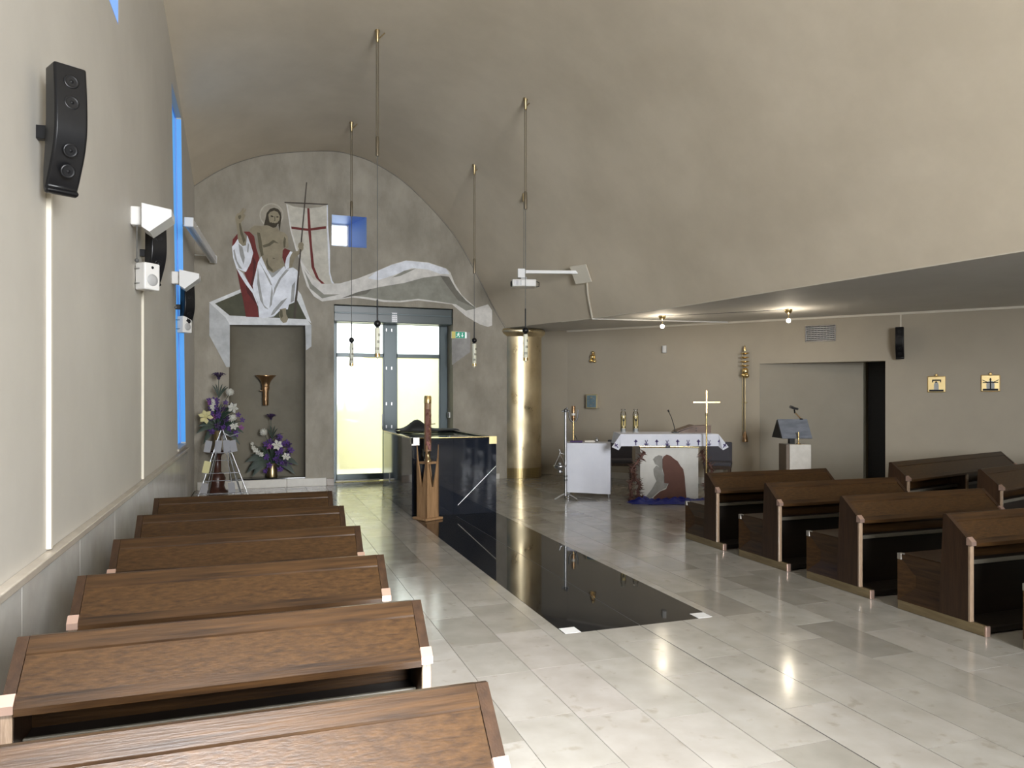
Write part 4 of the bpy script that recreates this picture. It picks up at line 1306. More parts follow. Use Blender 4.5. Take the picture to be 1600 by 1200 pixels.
F = [('spike', 'petaldark', .02, -.02, 1.22, .13), ('mum', 'petalwhite', .20, -.06, 1.00, .075), ('lily', 'petalwhite', .26, -.10, .73, .10), ('mum', 'petalwhite', .24, -.10, .56, .078),
     ('lily', 'petalwhite', .27, -.10, .41, .08), ('lily', 'petalcream', -.18, -.10, .58, .125), ('lily', 'petalwhite', -.075, -.08, .85, .04), ('lily', 'petalwhite', -.055, -.08, .80, .045), ('lily', 'petalwhite', -.085, -.08, .75, .045), ('lily', 'petalwhite', -.06, -.08, .70, .04)]
for i in range(52):
    a = rnd.random()
    F.append(('orchid', rnd.choice(['petalpurple', 'petalpurple', 'petalpink', 'petaldark']), rnd.uniform(-.14, .40 if a < .7 else .2), rnd.uniform(-.12, .05), rnd.uniform(.26, .86), rnd.uniform(.045, .07)))
L_ = []
for i in range(24):
    a = rnd.uniform(0, PI)
    rr_ = rnd.uniform(.15, .36)
    z0 = rnd.uniform(.3, .6)
    L_.append((0, 0, z0 - .1, rr_ * math.cos(a) + .06, rnd.uniform(-.14, .06), z0 + rr_ * math.sin(a) * .9 + .0, rnd.uniform(.015, .03), .05))
for dx in (-.10, -.05, .06, .12, .16):
    L_.append((.02, 0, .9, .02 + dx, -.03, 1.17 - abs(dx) * .5, .012, .03))
for dx, z in ((-.30, .42), (-.33, .30), (-.22, .12), (.36, .10), (.30, .16), (.42, .30)):
    L_.append((0, 0, .40, dx, -.08, z, .05, .06))
ped = thing('flower_pedestal', 'turned red-brown wooden pedestal beneath the taller flower arrangement', 'pedestal', (-.60, 13.55, 0))
MB().lathe([(.17, .0), (.17, .03), (.13, .05), (.11, .12), (.13, .25), (.10, .32), (.06, .36), (.055, .60), (.075, .66)], 20).build('column', 'redwood', ped)
MB().lathe([(.10, .66), (.15, .70), (.15, .72)], 20).build('top', 'redwood', ped)
arrangement('tall arrangement of purple and white silk flowers on the wooden pedestal', (-.60, 13.55, .721), 1.3, F, L_, 4, [(.07, 0), (.075, .02), (.05, .10), (.06, .22), (.09, .34)])
F2 = [('spike', 'petaldark', -.02, -.02, 1.06, .115), ('mum', 'petalwhite', -.15, -.08, .83, .075), ('lily', 'petalwhite', .08, -.10, .59, .105), ('lily', 'petalwhite', .24, -.10, .37, .085),
      ('lily', 'petalwhite', -.34, -.10, .63, .035), ('lily', 'petalwhite', -.33, -.10, .56, .045), ('lily', 'petalwhite', -.29, -.10, .51, .055), ('lily', 'petalwhite', -.24, -.10, .47, .055), ('lily', 'petalwhite', -.19, -.10, .43, .05), ('orchid', 'petalpink', -.05, -.10, .56, .07)]
for i in range(46):
    a = rnd.random()
    F2.append(('orchid', rnd.choice(['petalpurple', 'petalpurple', 'petaldark', 'petalpurple']), rnd.uniform(-.12, .34), rnd.uniform(-.10, .05), rnd.uniform(.10, .74), rnd.uniform(.045, .07)))
L2 = []
for i in range(20):
    a = rnd.uniform(.1, PI - .1)
    rr_ = rnd.uniform(.2, .42)
    L2.append((0, 0, .24, rr_ * math.cos(a), rnd.uniform(-.12, .03), .28 + rr_ * math.sin(a) * .9, rnd.uniform(.014, .024), .06))
for dx, z in ((-.46, .30), (-.44, .10), (-.34, .04), (-.40, .18), (.46, .22), (.40, .05)):
    L2.append((0, 0, .26, dx, -.10, z, .07, .10))
for dx in (-.10, -.04, .05, .10, .2):
    L2.append((0, 0, .7, dx, -.04, 1.0 - abs(dx), .011, .03))
arrangement('lower arrangement of purple and white silk flowers on the niche shelf', (.30, 14.16, .166), 1.1, F2, L2, 9, [(.09, 0), (.10, .02), (.085, .10), (.075, .20), (.095, .26)])

# leaflet stand of steel rods
t = thing('leaflet_stand', 'polished steel rod leaflet stand shaped like an easel before the niche', 'leaflet stand', (-.50, 12.75, 0))
apex = (.0, 0, 1.11)
for x, y in ((-.36, -.18), (-.22, .22), (.30, .20), (.42, -.12)):
    MB().tube([(x, y, 0.0), (x * .04, y * .04, 1.10)], .010, 8).build('leg', 'chrome', t)
for x, y in ((.20, -.16), (.30, -.15), (-.26, -.17)):
    MB().tube([(x, y, 0.0), (x * .10, y * .10, 1.02)], .007, 6).build('rod', 'darksteel', t)
MB().tube([(.02, -.01, 1.06), (.12, -.02, 1.00), (.26, -.03, 1.05)], .010, 8).build('arm', 'chrome', t)
for z in (.30, .62):
    f_ = 1 - z / 1.11
    MB().tube([(-.36 * f_, -.18 * f_, z), (.42 * f_, -.12 * f_, z)], .006, 6).build('crossbar', 'darksteel', t)
trays = []
for z in (.10, .42, .74):
    f_ = 1 - z / 1.11
    o = MB().box(-.40 * f_ - .02, .44 * f_, -.175 * f_ - .05, -.175 * f_ + .0, z, z + .008).build('tray', 'darksteel', t)
def leaflet(x, y, z, w_, h_, tilt, label, mm='paper'):
    o = MB().box(-w_ / 2, w_ / 2, -.004, .004, 0, h_).build('leaflet', mm, None, (x, y, z))
    o.rotation_euler = (R(-14), R(tilt), 0)
    tag(o, label, 'leaflet', 'leaflets on the steel stand')
for i, (dx, z, tl, lb) in enumerate(((-.22, .755, 10, 'grey leaflet on the top tray of the steel stand, outermost towards the side wall'), (-.06, .755, 5, 'grey leaflet on the top tray of the steel stand, second from the side wall'),
                                     (.08, .755, -4, 'grey leaflet on the top tray of the steel stand, third from the side wall'), (.19, .755, -10, 'grey leaflet on the top tray of the steel stand, closest to the bronze vase'),
                                     (-.24, .435, 12, 'cream leaflet leaning on the middle tray of the steel stand'), (-.26, .115, 8, 'grey leaflet on the bottom tray, towards the side wall'), (.16, .115, -6, 'grey leaflet on the bottom tray, towards the niche shelf'))):
    leaflet(-.50 + dx, 12.665 - (.09 if z < .6 else .0) - (.04 if z < .2 else 0), z, .10, .19 if z > .3 else .16, tl, lb, 'petalcream' if i == 4 else 'paper')

# exit sign and door sensor
t = thing('exit_sign', 'green exit sign with a running figure and down arrow beside the door', 'exit sign', (3.78, 13.985, 2.78))
MB().box(-.15, .15, -.04, .012, 0, .135, .006).build('housing', 'white', t)
MB().box(-.075, .115, -.046, -.039, .008, .127).build('green_face', 'exitgreen', t)
MB().box(-.152, -.08, -.046, -.039, .0, .135).build('end_face', 'exityellow', t)
b = MB()
# running figure
b.ball((-.012, -.048, .105), .010, 8)
b.prism([(-.03, .092), (-.008, .094), (-.018, .06), (-.034, .06)], -.05, -.045, 'y')
for a_, c_ in (((-.02, .088), (.012, .078)), ((-.03, .088), (-.05, .078)), ((-.022, .062), (.004, .046)), ((.004, .046), (.0, .022)), ((-.03, .062), (-.042, .04)), ((-.042, .04), (-.064, .034))):
    b.tube([(a_[0], -.048, a_[1]), (c_[0], -.048, c_[1])], .0055, 5)
# arrow
b.box(.055, .067, -.05, -.045, .06, .108)
b.prism([(.035, .062), (.061, .026), (.087, .062)], -.05, -.045, 'y')
b.build('pictogram', 'exitwhite', t)
MB().box(.118, .15, -.045, -.039, .01, .125).build('glare_face', 'exitwhite', t)
t = thing('door_reader', 'small white and black access reader on the door reveal', 'card reader', (3.655, 14.28, 1.27))
MB().box(-.012, .014, -.07, .07, -.05, .06, .006).build('housing', 'white', t)
MB().box(-.018, -.010, -.065, .0, -.035, .045, .003).build('screen', 'black', t)
# ================================================================== ALTAR
AR = -math.atan2(402, 1150)
AX, AY = 6.25, 10.42
def al(x, y, z=0.0):                       # altar frame to room
    c_, s_ = math.cos(AR), math.sin(AR)
    return (AX + x * c_ - y * s_, AY + x * s_ + y * c_, z)
t = thing('altar', 'pale stone altar table under the embroidered white cloth', 'altar', (AX, AY, 0), AR)
MB().box(-.76, .76, -.38, .40, .965, 1.045, .008).build('table_top', 'stonewhite', t)
MB().box(-.42, .42, -.26, .28, .0, .965, .01).build('block', 'stonewhite', t)
# board with the kneeling figure
t = thing('painted_board', 'grey painted board with a russet kneeling figure leaning before the altar', 'painting', al(0, -.365), AR)
MB().box(-.455, .455, -.012, .012, .03, .84, .003).build('panel', 'board', t)
MB().prism(SHADE_HEAD, -.0145, -.01, 'y').build('shadow_head', 'shade', t)
MB().prism(SHADE_BODY, -.0155, -.01, 'y').build('shadow_body', 'shade', t)
MB().prism(FIGURE, -.030, -.0165, 'y').build('kneeling_figure', 'figure', t)
b = MB().box(-.44, -.40, -.03, .05, .0, .03)
b.box(.40, .44, -.03, .05, .0, .03)
b.build('foot', 'chairwood', t)
b = MB().tube([(-.46, -.01, .862), (.45, -.01, .862)], .020, 12)
b.tube([(-.02, -.03, .865), (.45, -.03, .852)], .016, 10)
o = b.build('brass_rod', 'brass', t)
MB().box(-.06, .01, -.052, -.01, .845, .88, .006).build('clip', 'black', t)

# embroidered cloth
t = thing('altar_cloth', 'white altar cloth embroidered with violet crosses and marks', 'tablecloth', al(0, 0, 1.047), AR)
hx, hy, dr = .765, .40, .185
vs = [(-hx, -hy, .008), (hx, -hy, .008), (hx, hy, .008), (-hx, hy, .008)]
b = MB()
b.box(-hx, hx, -hy, hy, 0.0, .010, .003)
# front fall, with slight waves
n = 40
vs, fs = [], []
for i in range(n + 1):
    x = -hx + 2 * hx * i / n
    for k in range(4):
        f_ = k / 3
        vs.append((x, -hy - .006 - f_ * (.012 + .006 * math.sin(i * .55)), .008 - dr * f_))
for i in range(n):
    for k in range(3):
        a = i * 4 + k
        fs.append((a, a + 1, a + 5, a + 4))
b.add(vs, fs, True)
for s in (-1, 1):
    # side falls flaring out to hanging corner points
    P = [(s * hx, -hy - .006, .008), (s * (hx + .06), -hy * .55, -.15), (s * (hx + .05), hy * .8, -.17), (s * hx, hy, .008)]
    b.add(P, [(0, 1, 2, 3)])
    C = [(s * hx, -hy - .006, .008), (s * (hx - .004), -hy - .02, -dr), (s * (hx + .045), -hy - .09, -.235), (s * (hx + .145), -hy - .05, -.19), (s * (hx + .06), -hy * .55, -.15)]
    b.add(C, [(0, 1, 2), (0, 2, 3), (0, 3, 4)])
o = b.build('linen', 'linen', t)
for k in range(9):
    x = -.53 + k * .163
    b = MB()
    yy = -hy - .0285
    if k % 2 == 0:
        b.box(x - .006, x + .006, yy, yy + .02, -.165, -.075)
        b.box(x - .026, x + .026, yy, yy + .02, -.108, -.094)
        b.box(x - .013, x + .013, yy, yy + .02, -.116, -.086)
        b.build('cross_embroidery', 'purple', t)
    else:
        b.box(x - .032, x + .032, yy, yy + .02, -.150, -.138)
        b.prism([(x - .02, -.168), (x - .012, -.142), (x - .006, -.168)], yy, yy + .02, 'y')
        b.prism([(x - .006, -.168), (x, -.135), (x + .006, -.168)], yy, yy + .02, 'y')
        b.prism([(x + .006, -.168), (x + .012, -.142), (x + .02, -.168)], yy, yy + .02, 'y')
        b.prism([(x - .022, -.082), (x - .016, -.082), (x + .003, -.135), (x - .003, -.135)], yy, yy + .02, 'y')
        b.prism([(x + .022, -.082), (x + .016, -.082), (x - .003, -.135), (x + .003, -.135)], yy, yy + .02, 'y')
        b.build('mark_embroidery', 'purple', t)
for s in (-1, 1):
    b = MB()
    c = Vector((s * (hx + .075), -hy - .066, -.165))
    b.box(-.006, .006, -.012, .006, -.04, .04, 0, Matrix.Translation(c) @ Matrix.Rotation(R(s * 35), 4, 'Y'))
    b.box(-.026, .026, -.012, .006, .0, .013, 0, Matrix.Translation(c) @ Matrix.Rotation(R(s * 35), 4, 'Y'))
    b.build('cross_embroidery', 'purple', t)

def candle(label, x, y):
    t = thing('glass_candle', label, 'candle', al(x, y, 1.058), AR, 'glass candles on the altar')
    MB().lathe([(.050, 0), (.05, .012), (.043, .02), (.043, .07)], 20).build('glass_foot', 'greyplast', t)
    MB().lathe([(.0435, .07), (.0435, .275)], 20).build('wax', 'wax', t)
    MB().lathe([(.046, .02), (.046, .30), (.040, .33), (.026, .345), (.028, .36), (.034, .375), (.03, .385)], 20, caps=False).build('glass', 'clear', t)
    b = MB()
    q = -.0475
    b.box(-.006, .006, q, q + .012, .11, .20)
    for s in (-1, 1):
        b.prism([(0, .19), (s * .012, .21), (s * .026, .25), (s * .034, .262), (s * .026, .225), (s * .012, .185)], q + .004, q + .014, 'y')
    b.box(-.009, .009, q, q + .012, .195, .235)
    b.box(-.032, -.008, q + .006, q + .014, .082, .10)
    b.box(.006, .032, q + .006, q + .014, .082, .10)
    b.build('decoration', 'blackmat', t)
candle('glass candle on the altar cloth, the one over the credence side', -.655, .05)
candle('glass candle on the altar cloth, the one towards the microphone', -.455, .05)
t = thing('gooseneck_microphone', 'thin black gooseneck microphone on the altar cloth', 'microphone', al(.165, -.05, 1.058), AR)
MB().box(-.05, .05, -.05, .05, 0, .022, .006).build('base', 'black', t)
MB().tube([(.0, 0, .02), (-.02, 0, .12), (-.06, 0, .25), (-.10, 0, .335)], .006, 8).build('neck', 'black', t)
b = MB().tube([(-.10, 0, .335), (-.115, 0, .37)], .013, 10)
b.build('capsule', 'black', t)
t = thing('missal_stand', 'reddish wooden book stand on the altar beside the tall cross', 'book stand', al(.50, .18, 1.058), AR)
MB().prism([(-.26, 0), (-.26, .012), (.0, .11), (.26, .118), (.26, 0)], -.17, .17, 'y').build('body', 'boxwood', t)
MB().prism([(-.29, .016), (-.29, .028), (-.01, .126), (.0, .112)], -.18, .18, 'y').build('rest', 'boxwood', t)
b = MB()
for x, z in ((.02, .03), (.02, .07)):
    b.lathe([(.008, 0), (.006, .004)], 8, Matrix.Translation((x, -.171, z)) @ Matrix.Rotation(R(90), 4, 'X'))
b.build('peg', 'blackmat', t)

# tall brass cross
t = thing('processional_cross', 'slender brass cross on a tall pole before the altar', 'cross', (6.56, 9.70, 0))
t.rotation_euler = (0, 0, AR)
MB().lathe([(.16, 0), (.16, .012), (.04, .02), (.022, .05)], 24).build('base', 'brassdark', t)
MB().tube([(0, 0, .03), (0, 0, 1.36)], .013, 10).build('pole', 'brass', t)
MB().box(-.012, .012, -.010, .010, 1.36, 1.74, .003).build('upright', 'brass', t)
MB().box(-.21, .21, -.010, .010, 1.545, 1.568, .003).build('crossbar', 'brass', t)
MB().lathe([(.02, 1.35), (.022, 1.37), (.02, 1.39)], 12).build('collar', 'brassdark', t)

# blue satin on the floor
b = MB()
n, m_ = 34, 12
vs, fs = [], []
rn = random.Random(5)
for i in range(n + 1):
    for j in range(m_ + 1):
        u_, v_ = i / n, j / m_
        ex = .5 - abs(u_ - .5)
        ey = .5 - abs(v_ - .5)
        ed = min(1, ex * 9, ey * 5)
        z = .006 + ed * (.045 + .034 * math.sin(21 * u_ + 5 * v_) * math.sin(9 * v_ + 6 * u_) + .016 * math.sin(47 * u_ - 11 * v_))
        x = -.66 + 1.34 * u_ + .03 * math.sin(v_ * 8)
        y = -.72 + .40 * v_ + .02 * math.sin(u_ * 17)
        vs.append((x, y, max(.004, z)))
for i in range(n):
    for j in range(m_):
        a = i * (m_ + 1) + j
        fs.append((a, a + m_ + 1, a + m_ + 2, a + 1))
b.add(vs, fs, True)
o = b.build('blue_satin_cloth', 'blue', None, al(0, 0), AR, fix=False)
tag(o, 'crumpled royal blue satin cloth on the floor before the painted board', 'cloth')

# crowns of thorn branches
def thorns(label, paths, seed):
    rn = random.Random(seed)
    t = thing('thorn_branch', label, 'branch', al(0, 0), AR, 'thorn branches around the board')
    for pth in paths:
        pts = []
        P = [Vector(p) for p in pth]
        for i in range(len(P) - 1):
            g = lambda k: P[max(0, min(len(P) - 1, k))]
            for k in range(6):
                f_ = k / 6
                pts.append(Vector([cat(g(i - 1)[q], g(i)[q], g(i + 1)[q], g(i + 2)[q], f_) for q in range(3)]))
        pts.append(P[-1])
        MB().tube(pts, [.024 - .010 * i / len(pts) for i in range(len(pts))], 7).build('stem', 'thorn', t)
        b = MB()
        for i in range(1, len(pts) - 1):
            for s in (0, 1):
                d = (pts[i + 1] - pts[i - 1]).normalized()
                o_ = d.orthogonal().normalized()
                o_ = Matrix.Rotation(rn.uniform(0, 6.28), 3, d) @ o_
                o_ = (o_ + d * rn.uniform(-.5, .5)).normalized()
                b.tube([pts[i] + o_ * .008, pts[i] + o_ * rn.uniform(.06, .11)], [.011, .0015], 5)
        sp = b.build('thorns', 'thorn', t)
        sp['kind'] = 'stuff'
thorns('twisted brown thorn branch rising on the credence side of the painted board', [
    [(-.42, -.42, .02), (-.50, -.42, .14), (-.47, -.42, .26), (-.53, -.42, .36), (-.56, -.42, .46), (-.54, -.42, .58), (-.44, -.40, .70), (-.38, -.40, .78)],
    [(-.62, -.44, .02), (-.60, -.44, .12), (-.63, -.44, .25), (-.58, -.43, .36), (-.60, -.43, .50), (-.50, -.42, .62)],
    [(-.66, -.46, .05), (-.58, -.46, .045), (-.48, -.46, .06), (-.38, -.45, .05)]], 3)
thorns('twisted brown thorn branch on the cross side of the painted board', [
    [(.58, -.44, .02), (.60, -.43, .12), (.56, -.42, .24), (.62, -.42, .36), (.66, -.41, .48), (.60, -.40, .62), (.52, -.40, .72), (.49, -.40, .80)],
    [(.62, -.44, .02), (.64, -.43, .14), (.60, -.42, .22)]], 8)

# chairs behind the altar
def chair(label, loc, rz):
    t = thing('upholstered_chair', label, 'chair', loc, rz, 'charcoal chairs behind the altar')
    for sx_ in (-1, 1):
        for sy_ in (-1, 1):
            x, y = sx_ * .20, sy_ * .19
            MB().prism([(x - .02, y - .02), (x + .02, y - .02), (x + .02, y + .02), (x - .02, y + .02)], 0, .41, 'z').build('leg', 'chairwood', t)
    MB().box(-.23, .23, -.22, .22, .36, .42, .005).build('seat_frame', 'chairwood', t)
    MB().box(-.235, .235, -.225, .225, .41, .48, .02).build('seat', 'upholstery', t)
    mt = Matrix.Translation((0, .20, .44)) @ Matrix.Rotation(R(-7), 4, 'X')
    MB().box(-.23, .23, -.03, .03, .0, .38, .02, mt).build('backrest', 'upholstery', t)
chair('charcoal upholstered chair on walnut legs behind the altar, credence side', (6.45, 12.33, 0), AR - R(8))
chair('charcoal upholstered chair on walnut legs behind the altar, cross side', (7.84, 11.24, 0), AR - R(20))

# credence table
CR = -R(27)
def crp(x, y, z=0.0):
    return (5.24 + x * math.cos(CR) - y * math.sin(CR), 11.13 + x * math.sin(CR) + y * math.cos(CR), z)
t = thing('credence_table', 'small side table under a plain white cloth beside the altar', 'table', crp(0, 0), CR)
MB().box(-.355, .355, -.22, .22, .845, .872, .004).build('table_top', 'chairwood', t)
for sx_ in (-1, 1):
    for sy_ in (-1, 1):
        MB().tube([(sx_ * .33, sy_ * .19, 0), (sx_ * .33, sy_ * .19, .85)], .014, 8).build('leg', 'chrome', t)
t = thing('credence_cloth', 'plain white cloth falling to the floor over the small side table', 'tablecloth', crp(0, 0, .874), CR)
b = MB()
b.box(-.362, .362, -.227, .227, 0, .008, .002)
for s, (xa, ya, xb, yb) in enumerate(((-.362, -.228, .362, -.228), (.362, -.228, .362, .228), (.362, .228, -.362, .228), (-.362, .228, -.362, -.228))):
    n = 24
    vs, fs = [], []
    nx, ny = (yb - ya), -(xb - xa)
    l_ = math.hypot(nx, ny)
    nx, ny = nx / l_, ny / l_
    for i in range(n + 1):
        f_ = i / n
        for k in range(6):
            g_ = k / 5
            wv = (.004 + .008 * g_ * math.sin(f_ * 11 + s) + .006 * g_)
            dp = (.80 if s % 2 == 0 else .78) + (.025 * f_ if s == 0 else 0)
            vs.append((xa + (xb - xa) * f_ + nx * wv, ya + (yb - ya) * f_ + ny * wv, .006 - dp * g_))
    for i in range(n):
        for k in range(5):
            a = i * 6 + k
            fs.append((a, a + 1, a + 7, a + 6))
    b.add(vs, fs, True)
b.build('linen', 'linen', t)
tag(MB().box(-.10, .10, -.07, .07, 0, .03, .006).build('violet_book', 'violet', None, crp(-.20, -.06, .884), CR), 'violet bound book lying on the white side table', 'book')
o = MB().tube([(0, 0, .0), (-.035, .0, .085)], .006, 6).build('pen', 'blackmat', None, crp(-.19, -.02, .915), CR)
tag(o, 'dark pen standing up from the violet book', 'pen')
b = MB().box(-.09, .09, -.05, .05, 0, .03, .008)
tag(b.build('folded_napkin', 'stonewhite', None, crp(.02, .02, .884), CR), 'folded pale napkin on the white side table', 'napkin')
t = thing('glass_cruet', 'small round glass cruet on the white side table', 'cruet', crp(.135, -.02, .884), CR)
MB().ball((0, 0, .035), .034, 14).build('bowl', 'chrome', t)
MB().lathe([(.012, .062), (.012, .075), (.017, .08)], 12).build('neck', 'chrome', t)

# thurible stand
t = thing('thurible_stand', 'chrome pole stand with hook beside the white side table', 'stand', (4.68, 10.80, 0), AR)
for a in (200, 340, 90):
    MB().tube([(0, 0, .10), (.10 * math.cos(R(a)), .10 * math.sin(R(a)), .06), (.19 * math.cos(R(a)), .19 * math.sin(R(a)), .012)], .014, 8).build('foot', 'chrome', t)
MB().tube([(0, 0, .06), (0, 0, 1.40)], .022, 12).build('pole', 'chrome', t)
b = MB()
b.tube([(0, 0, .72), (-.08, -.02, .74), (-.10, -.02, .80)], .010, 8)
b.build('hook', 'chrome', t)
b = MB().ball((0, 0, 1.42), .035, 12)
b.tube([(-.06, 0, 1.41), (.06, 0, 1.41)], .014, 8)
b.tube([(.0, 0, 1.43), (.03, 0, 1.46)], .014, 8)
b.build('finial', 'darksteel', t)
for z in (.30, .36):
    MB().lathe([(.028, z), (.032, z + .015), (.028, z + .03)], 12).build('collar', 'darksteel', t)
t = thing('thurible', 'chrome censer bowl hanging from the pole stand', 'censer', (4.585, 10.81, .43), AR)
MB().lathe([(.03, 0), (.055, .012), (.022, .035), (.03, .05), (.085, .075), (.105, .115), (.10, .12), (.05, .10)], 20).build('bowl', 'chrome', t)
b = MB()
for a in (90, 210, 330):
    b.tube([(.10 * math.cos(R(a)), .10 * math.sin(R(a)), .12), (0, 0, .30)], .004, 5)
b.tube([(0, 0, .30), (.0, 0, .36)], .004, 5)
b.build('chain', 'chrome', t)
MB().lathe([(.012, .115), (.03, .12), (.026, .15), (.01, .17)], 12).build('lid_knob', 'chrome', t)

# tall candlestick behind the credence
p = (5.45, 12.22, 0)
t = thing('tall_candlestick', 'slim brass pole candlestick with a dark open cup before the altar wall', 'candlestick', p, AR)
MB().lathe([(.12, 0), (.12, .012), (.03, .025), (.016, .05)], 20).build('base', 'brassdark', t)
MB().tube([(0, 0, .04), (0, 0, 1.20)], .016, 10).build('pole', 'brass', t)
b = MB()
for s in (-1, 1):
    b.tube([(0, 0, 1.18), (s * .045, 0, 1.205), (s * .075, 0, 1.27), (s * .082, 0, 1.40)], [.012, .014, .014, .010], 8)
b.build('prong', 'darksteel', t)
MB().lathe([(.028, 1.20), (.034, 1.24), (.034, 1.47)], 16).build('candle_sleeve', 'bronze', t)
MB().lathe([(.036, 1.30), (.038, 1.32), (.036, 1.34)], 16).build('ring', 'white', t)

# ================================================================== ON THE ALTAR WALL
def wthing(name, label, cat, X, z, off=0.0, group=None):
    p = on_wall(X, off)
    return thing(name, label, cat, (p[0], p[1], z), WA, group)
t = wthing('wall_tabernacle', 'small gold-framed cabinet with a blue enamel door on the altar wall', 'tabernacle', 6.545, 1.545)
MB().box(-.12, .12, -.12, 0, -.14, .14, .004).build('cabinet', 'altar_plaster', t)
MB().box(-.125, .125, -.13, -.12, -.145, .145, .004).build('frame', 'gold', t)
MB().box(-.10, .10, -.136, -.128, -.12, .12, .002).build('door', 'enamel', t)
b = MB()
for x, z, s in ((.0, .075, .022), (-.06, .01, .012), (.045, -.03, .010), (-.02, -.075, .012), (.05, .06, .008)):
    b.box(x - s, x + s, -.139, -.134, z - s * .5, z + s * .5)
b.build('ornament', 'gold', t)
t = wthing('gold_relief', 'small gold figure relief high on the altar wall above the enamel cabinet', 'relief', 6.53, 2.40)
MB().prism([(-.07, -.02), (-.05, .05), (-.02, .10), (.0, .16), (.035, .15), (.05, .08), (.06, .0), (.07, -.06), (.0, -.05), (-.05, -.06)], -.03, 0, 'y').build('body', 'brass', t)
b = MB().ball((.01, -.035, .14), .03, 10)
b.ball((.0, -.04, .05), .045, 10, 1.3)
b.ball((-.03, -.04, -.03), .035, 10)
b.ball((.05, -.035, -.04), .03, 10)
b.build('figure', 'brass', t)
t = wthing('wall_sensor', 'small white motion sensor box on the altar wall above the altar', 'sensor', 7.48, 2.555)
MB().box(-.045, .04, -.05, 0, -.075, .075, .012).build('housing', 'greyplast', t)
MB().box(-.02, .045, -.058, -.03, -.07, .07, .008).build('lens', 'white', t)
# candle-snuffer like sanctuary staff
t = wthing('sanctuary_lamp', 'tall slim brass wall staff with stacked gold rings beside the doorway', 'wall lamp', 8.44, .82)
MB().tube([(0, -.07, .12), (0, -.07, 1.25)], .011, 8).build('staff', 'brassdark', t)
MB().tube([(-.055, -.02, .10), (-.055, -.02, 1.60)], .006, 6).build('wire', 'brassdark', t)
for k in range(4):
    z = 1.36 + k * .075
    MB().lathe([(.02, z), (.075 + .004 * (k % 2), z + .018), (.08, z + .03), (.02, z + .035)], 18, Matrix.Translation((0, -.085, 0))).build('ring', 'brass', t)
MB().lathe([(.018, 1.64), (.022, 1.68), (.006, 1.75)], 12, Matrix.Translation((0, -.085, 0))).build('tip', 'brass', t)
b = MB().ball((.01, -.09, 1.28), .062, 12, 1.1)
b.ball((.04, -.10, 1.20), .045, 10)
b.ball((-.02, -.10, 1.21), .04, 10)
b.build('gold_knot', 'brass', t)
MB().lathe([(.05, .0), (.052, .02), (.035, .12), (.014, .19)], 14, Matrix.Translation((0, -.07, 0))).build('tassel', 'bronze', t)
MB().box(-.02, .02, -.08, 0, .70, .73, .003).build('wall_hook', 'brassdark', t)
MB().box(-.02, .02, -.08, 0, 1.44, 1.47, .003).build('wall_hook', 'brassdark', t)

t = wthing('air_vent', 'dark grey ventilation grille in the altar wall over the doorway', 'vent', 9.225, 2.735)
b = MB()
for x0, x1, z0, z1 in ((-.245, .245, -.14, -.12), (-.245, .245, .12, .14), (-.245, -.225, -.12, .12), (.225, .245, -.12, .12)):
    b.box(x0, x1, -.02, 0, z0, z1, .003)
b.build('frame', 'darksteel', t)
MB().box(-.23, .23, -.004, 0, -.125, .125).build('backing', 'blackmat', t)
for k in range(7):
    z = -.10 + k * .0333
    MB().box(-.225, .225, -.016, -.006, z - .008, z + .008, 0).build('slat', 'greyplast', t)
b = MB()
for k in range(9):
    x = -.2 + k * .05
    b.box(x - .003, x + .003, -.018, -.008, -.12, .12)
b.build('vertical_bar', 'darksteel', t)

def station(label, X, z, kind):
    t = wthing('station_plaque', label, 'plaque', X, z, 0, 'gold plaques on the altar wall')
    MB().box(-.125, .125, -.018, 0, -.13, .13, .012).build('plate', 'gold', t)
    MB().lathe([(.012, 0), (.022, .008), (.014, .016)], 12, Matrix.Translation((0, -.02, .145)) @ Matrix.Rotation(R(90), 4, 'X')).build('medallion', 'brass', t)
    b = MB()
    q0, q1 = -.022, -.017
    b.box(-.10, .10, q0, q1, -.115, -.085)
    if kind == 0:
        b.box(-.06, .065, q0, q1, .055, .075)
        b.box(-.06, -.045, q0, q1, .03, .075)
        b.box(.05, .065, q0, q1, .03, .075)
    else:
        b.box(-.008, .008, q0, q1, -.09, .08)
        b.box(-.10, .10, q0, q1, .005, .018)
        b.prism([(-.11, .05), (-.10, .055), (-.02, .01), (-.03, .0)], q0, q1, 'y')
        b.prism([(.11, .05), (.10, .055), (.02, .01), (.03, .0)], q0, q1, 'y')
        b.ball((0, -.02, .06), .014, 8)
    b.build('black_emblem', 'blackmat', t)
    b = MB()
    if kind == 0:
        b.prism([(-.035, -.09), (-.035, .0), (-.02, .03), (.0, .045), (.022, .03), (.032, -.01), (.03, -.09)], -.020, q1 + .002, 'y')
    else:
        b.prism([(-.05, -.09), (-.055, -.02), (-.04, .025), (.0, .045), (.04, .025), (.055, -.02), (.05, -.09)], -.020, q1 + .002, 'y')
    b.build('grey_emblem', 'greyplast', t)
    if kind == 0:
        MB().lathe([(.013, 0), (.012, .006)], 12, Matrix.Translation((-.004, -.017, .035)) @ Matrix.Rotation(R(90), 4, 'X')).build('black_head', 'blackmat', t)
station('gold plaque with a standing grey figure under a black bracket', 10.305, 1.84, 0)
station('gold plaque with a black cross across a grey dome', 10.755, 1.85, 1)

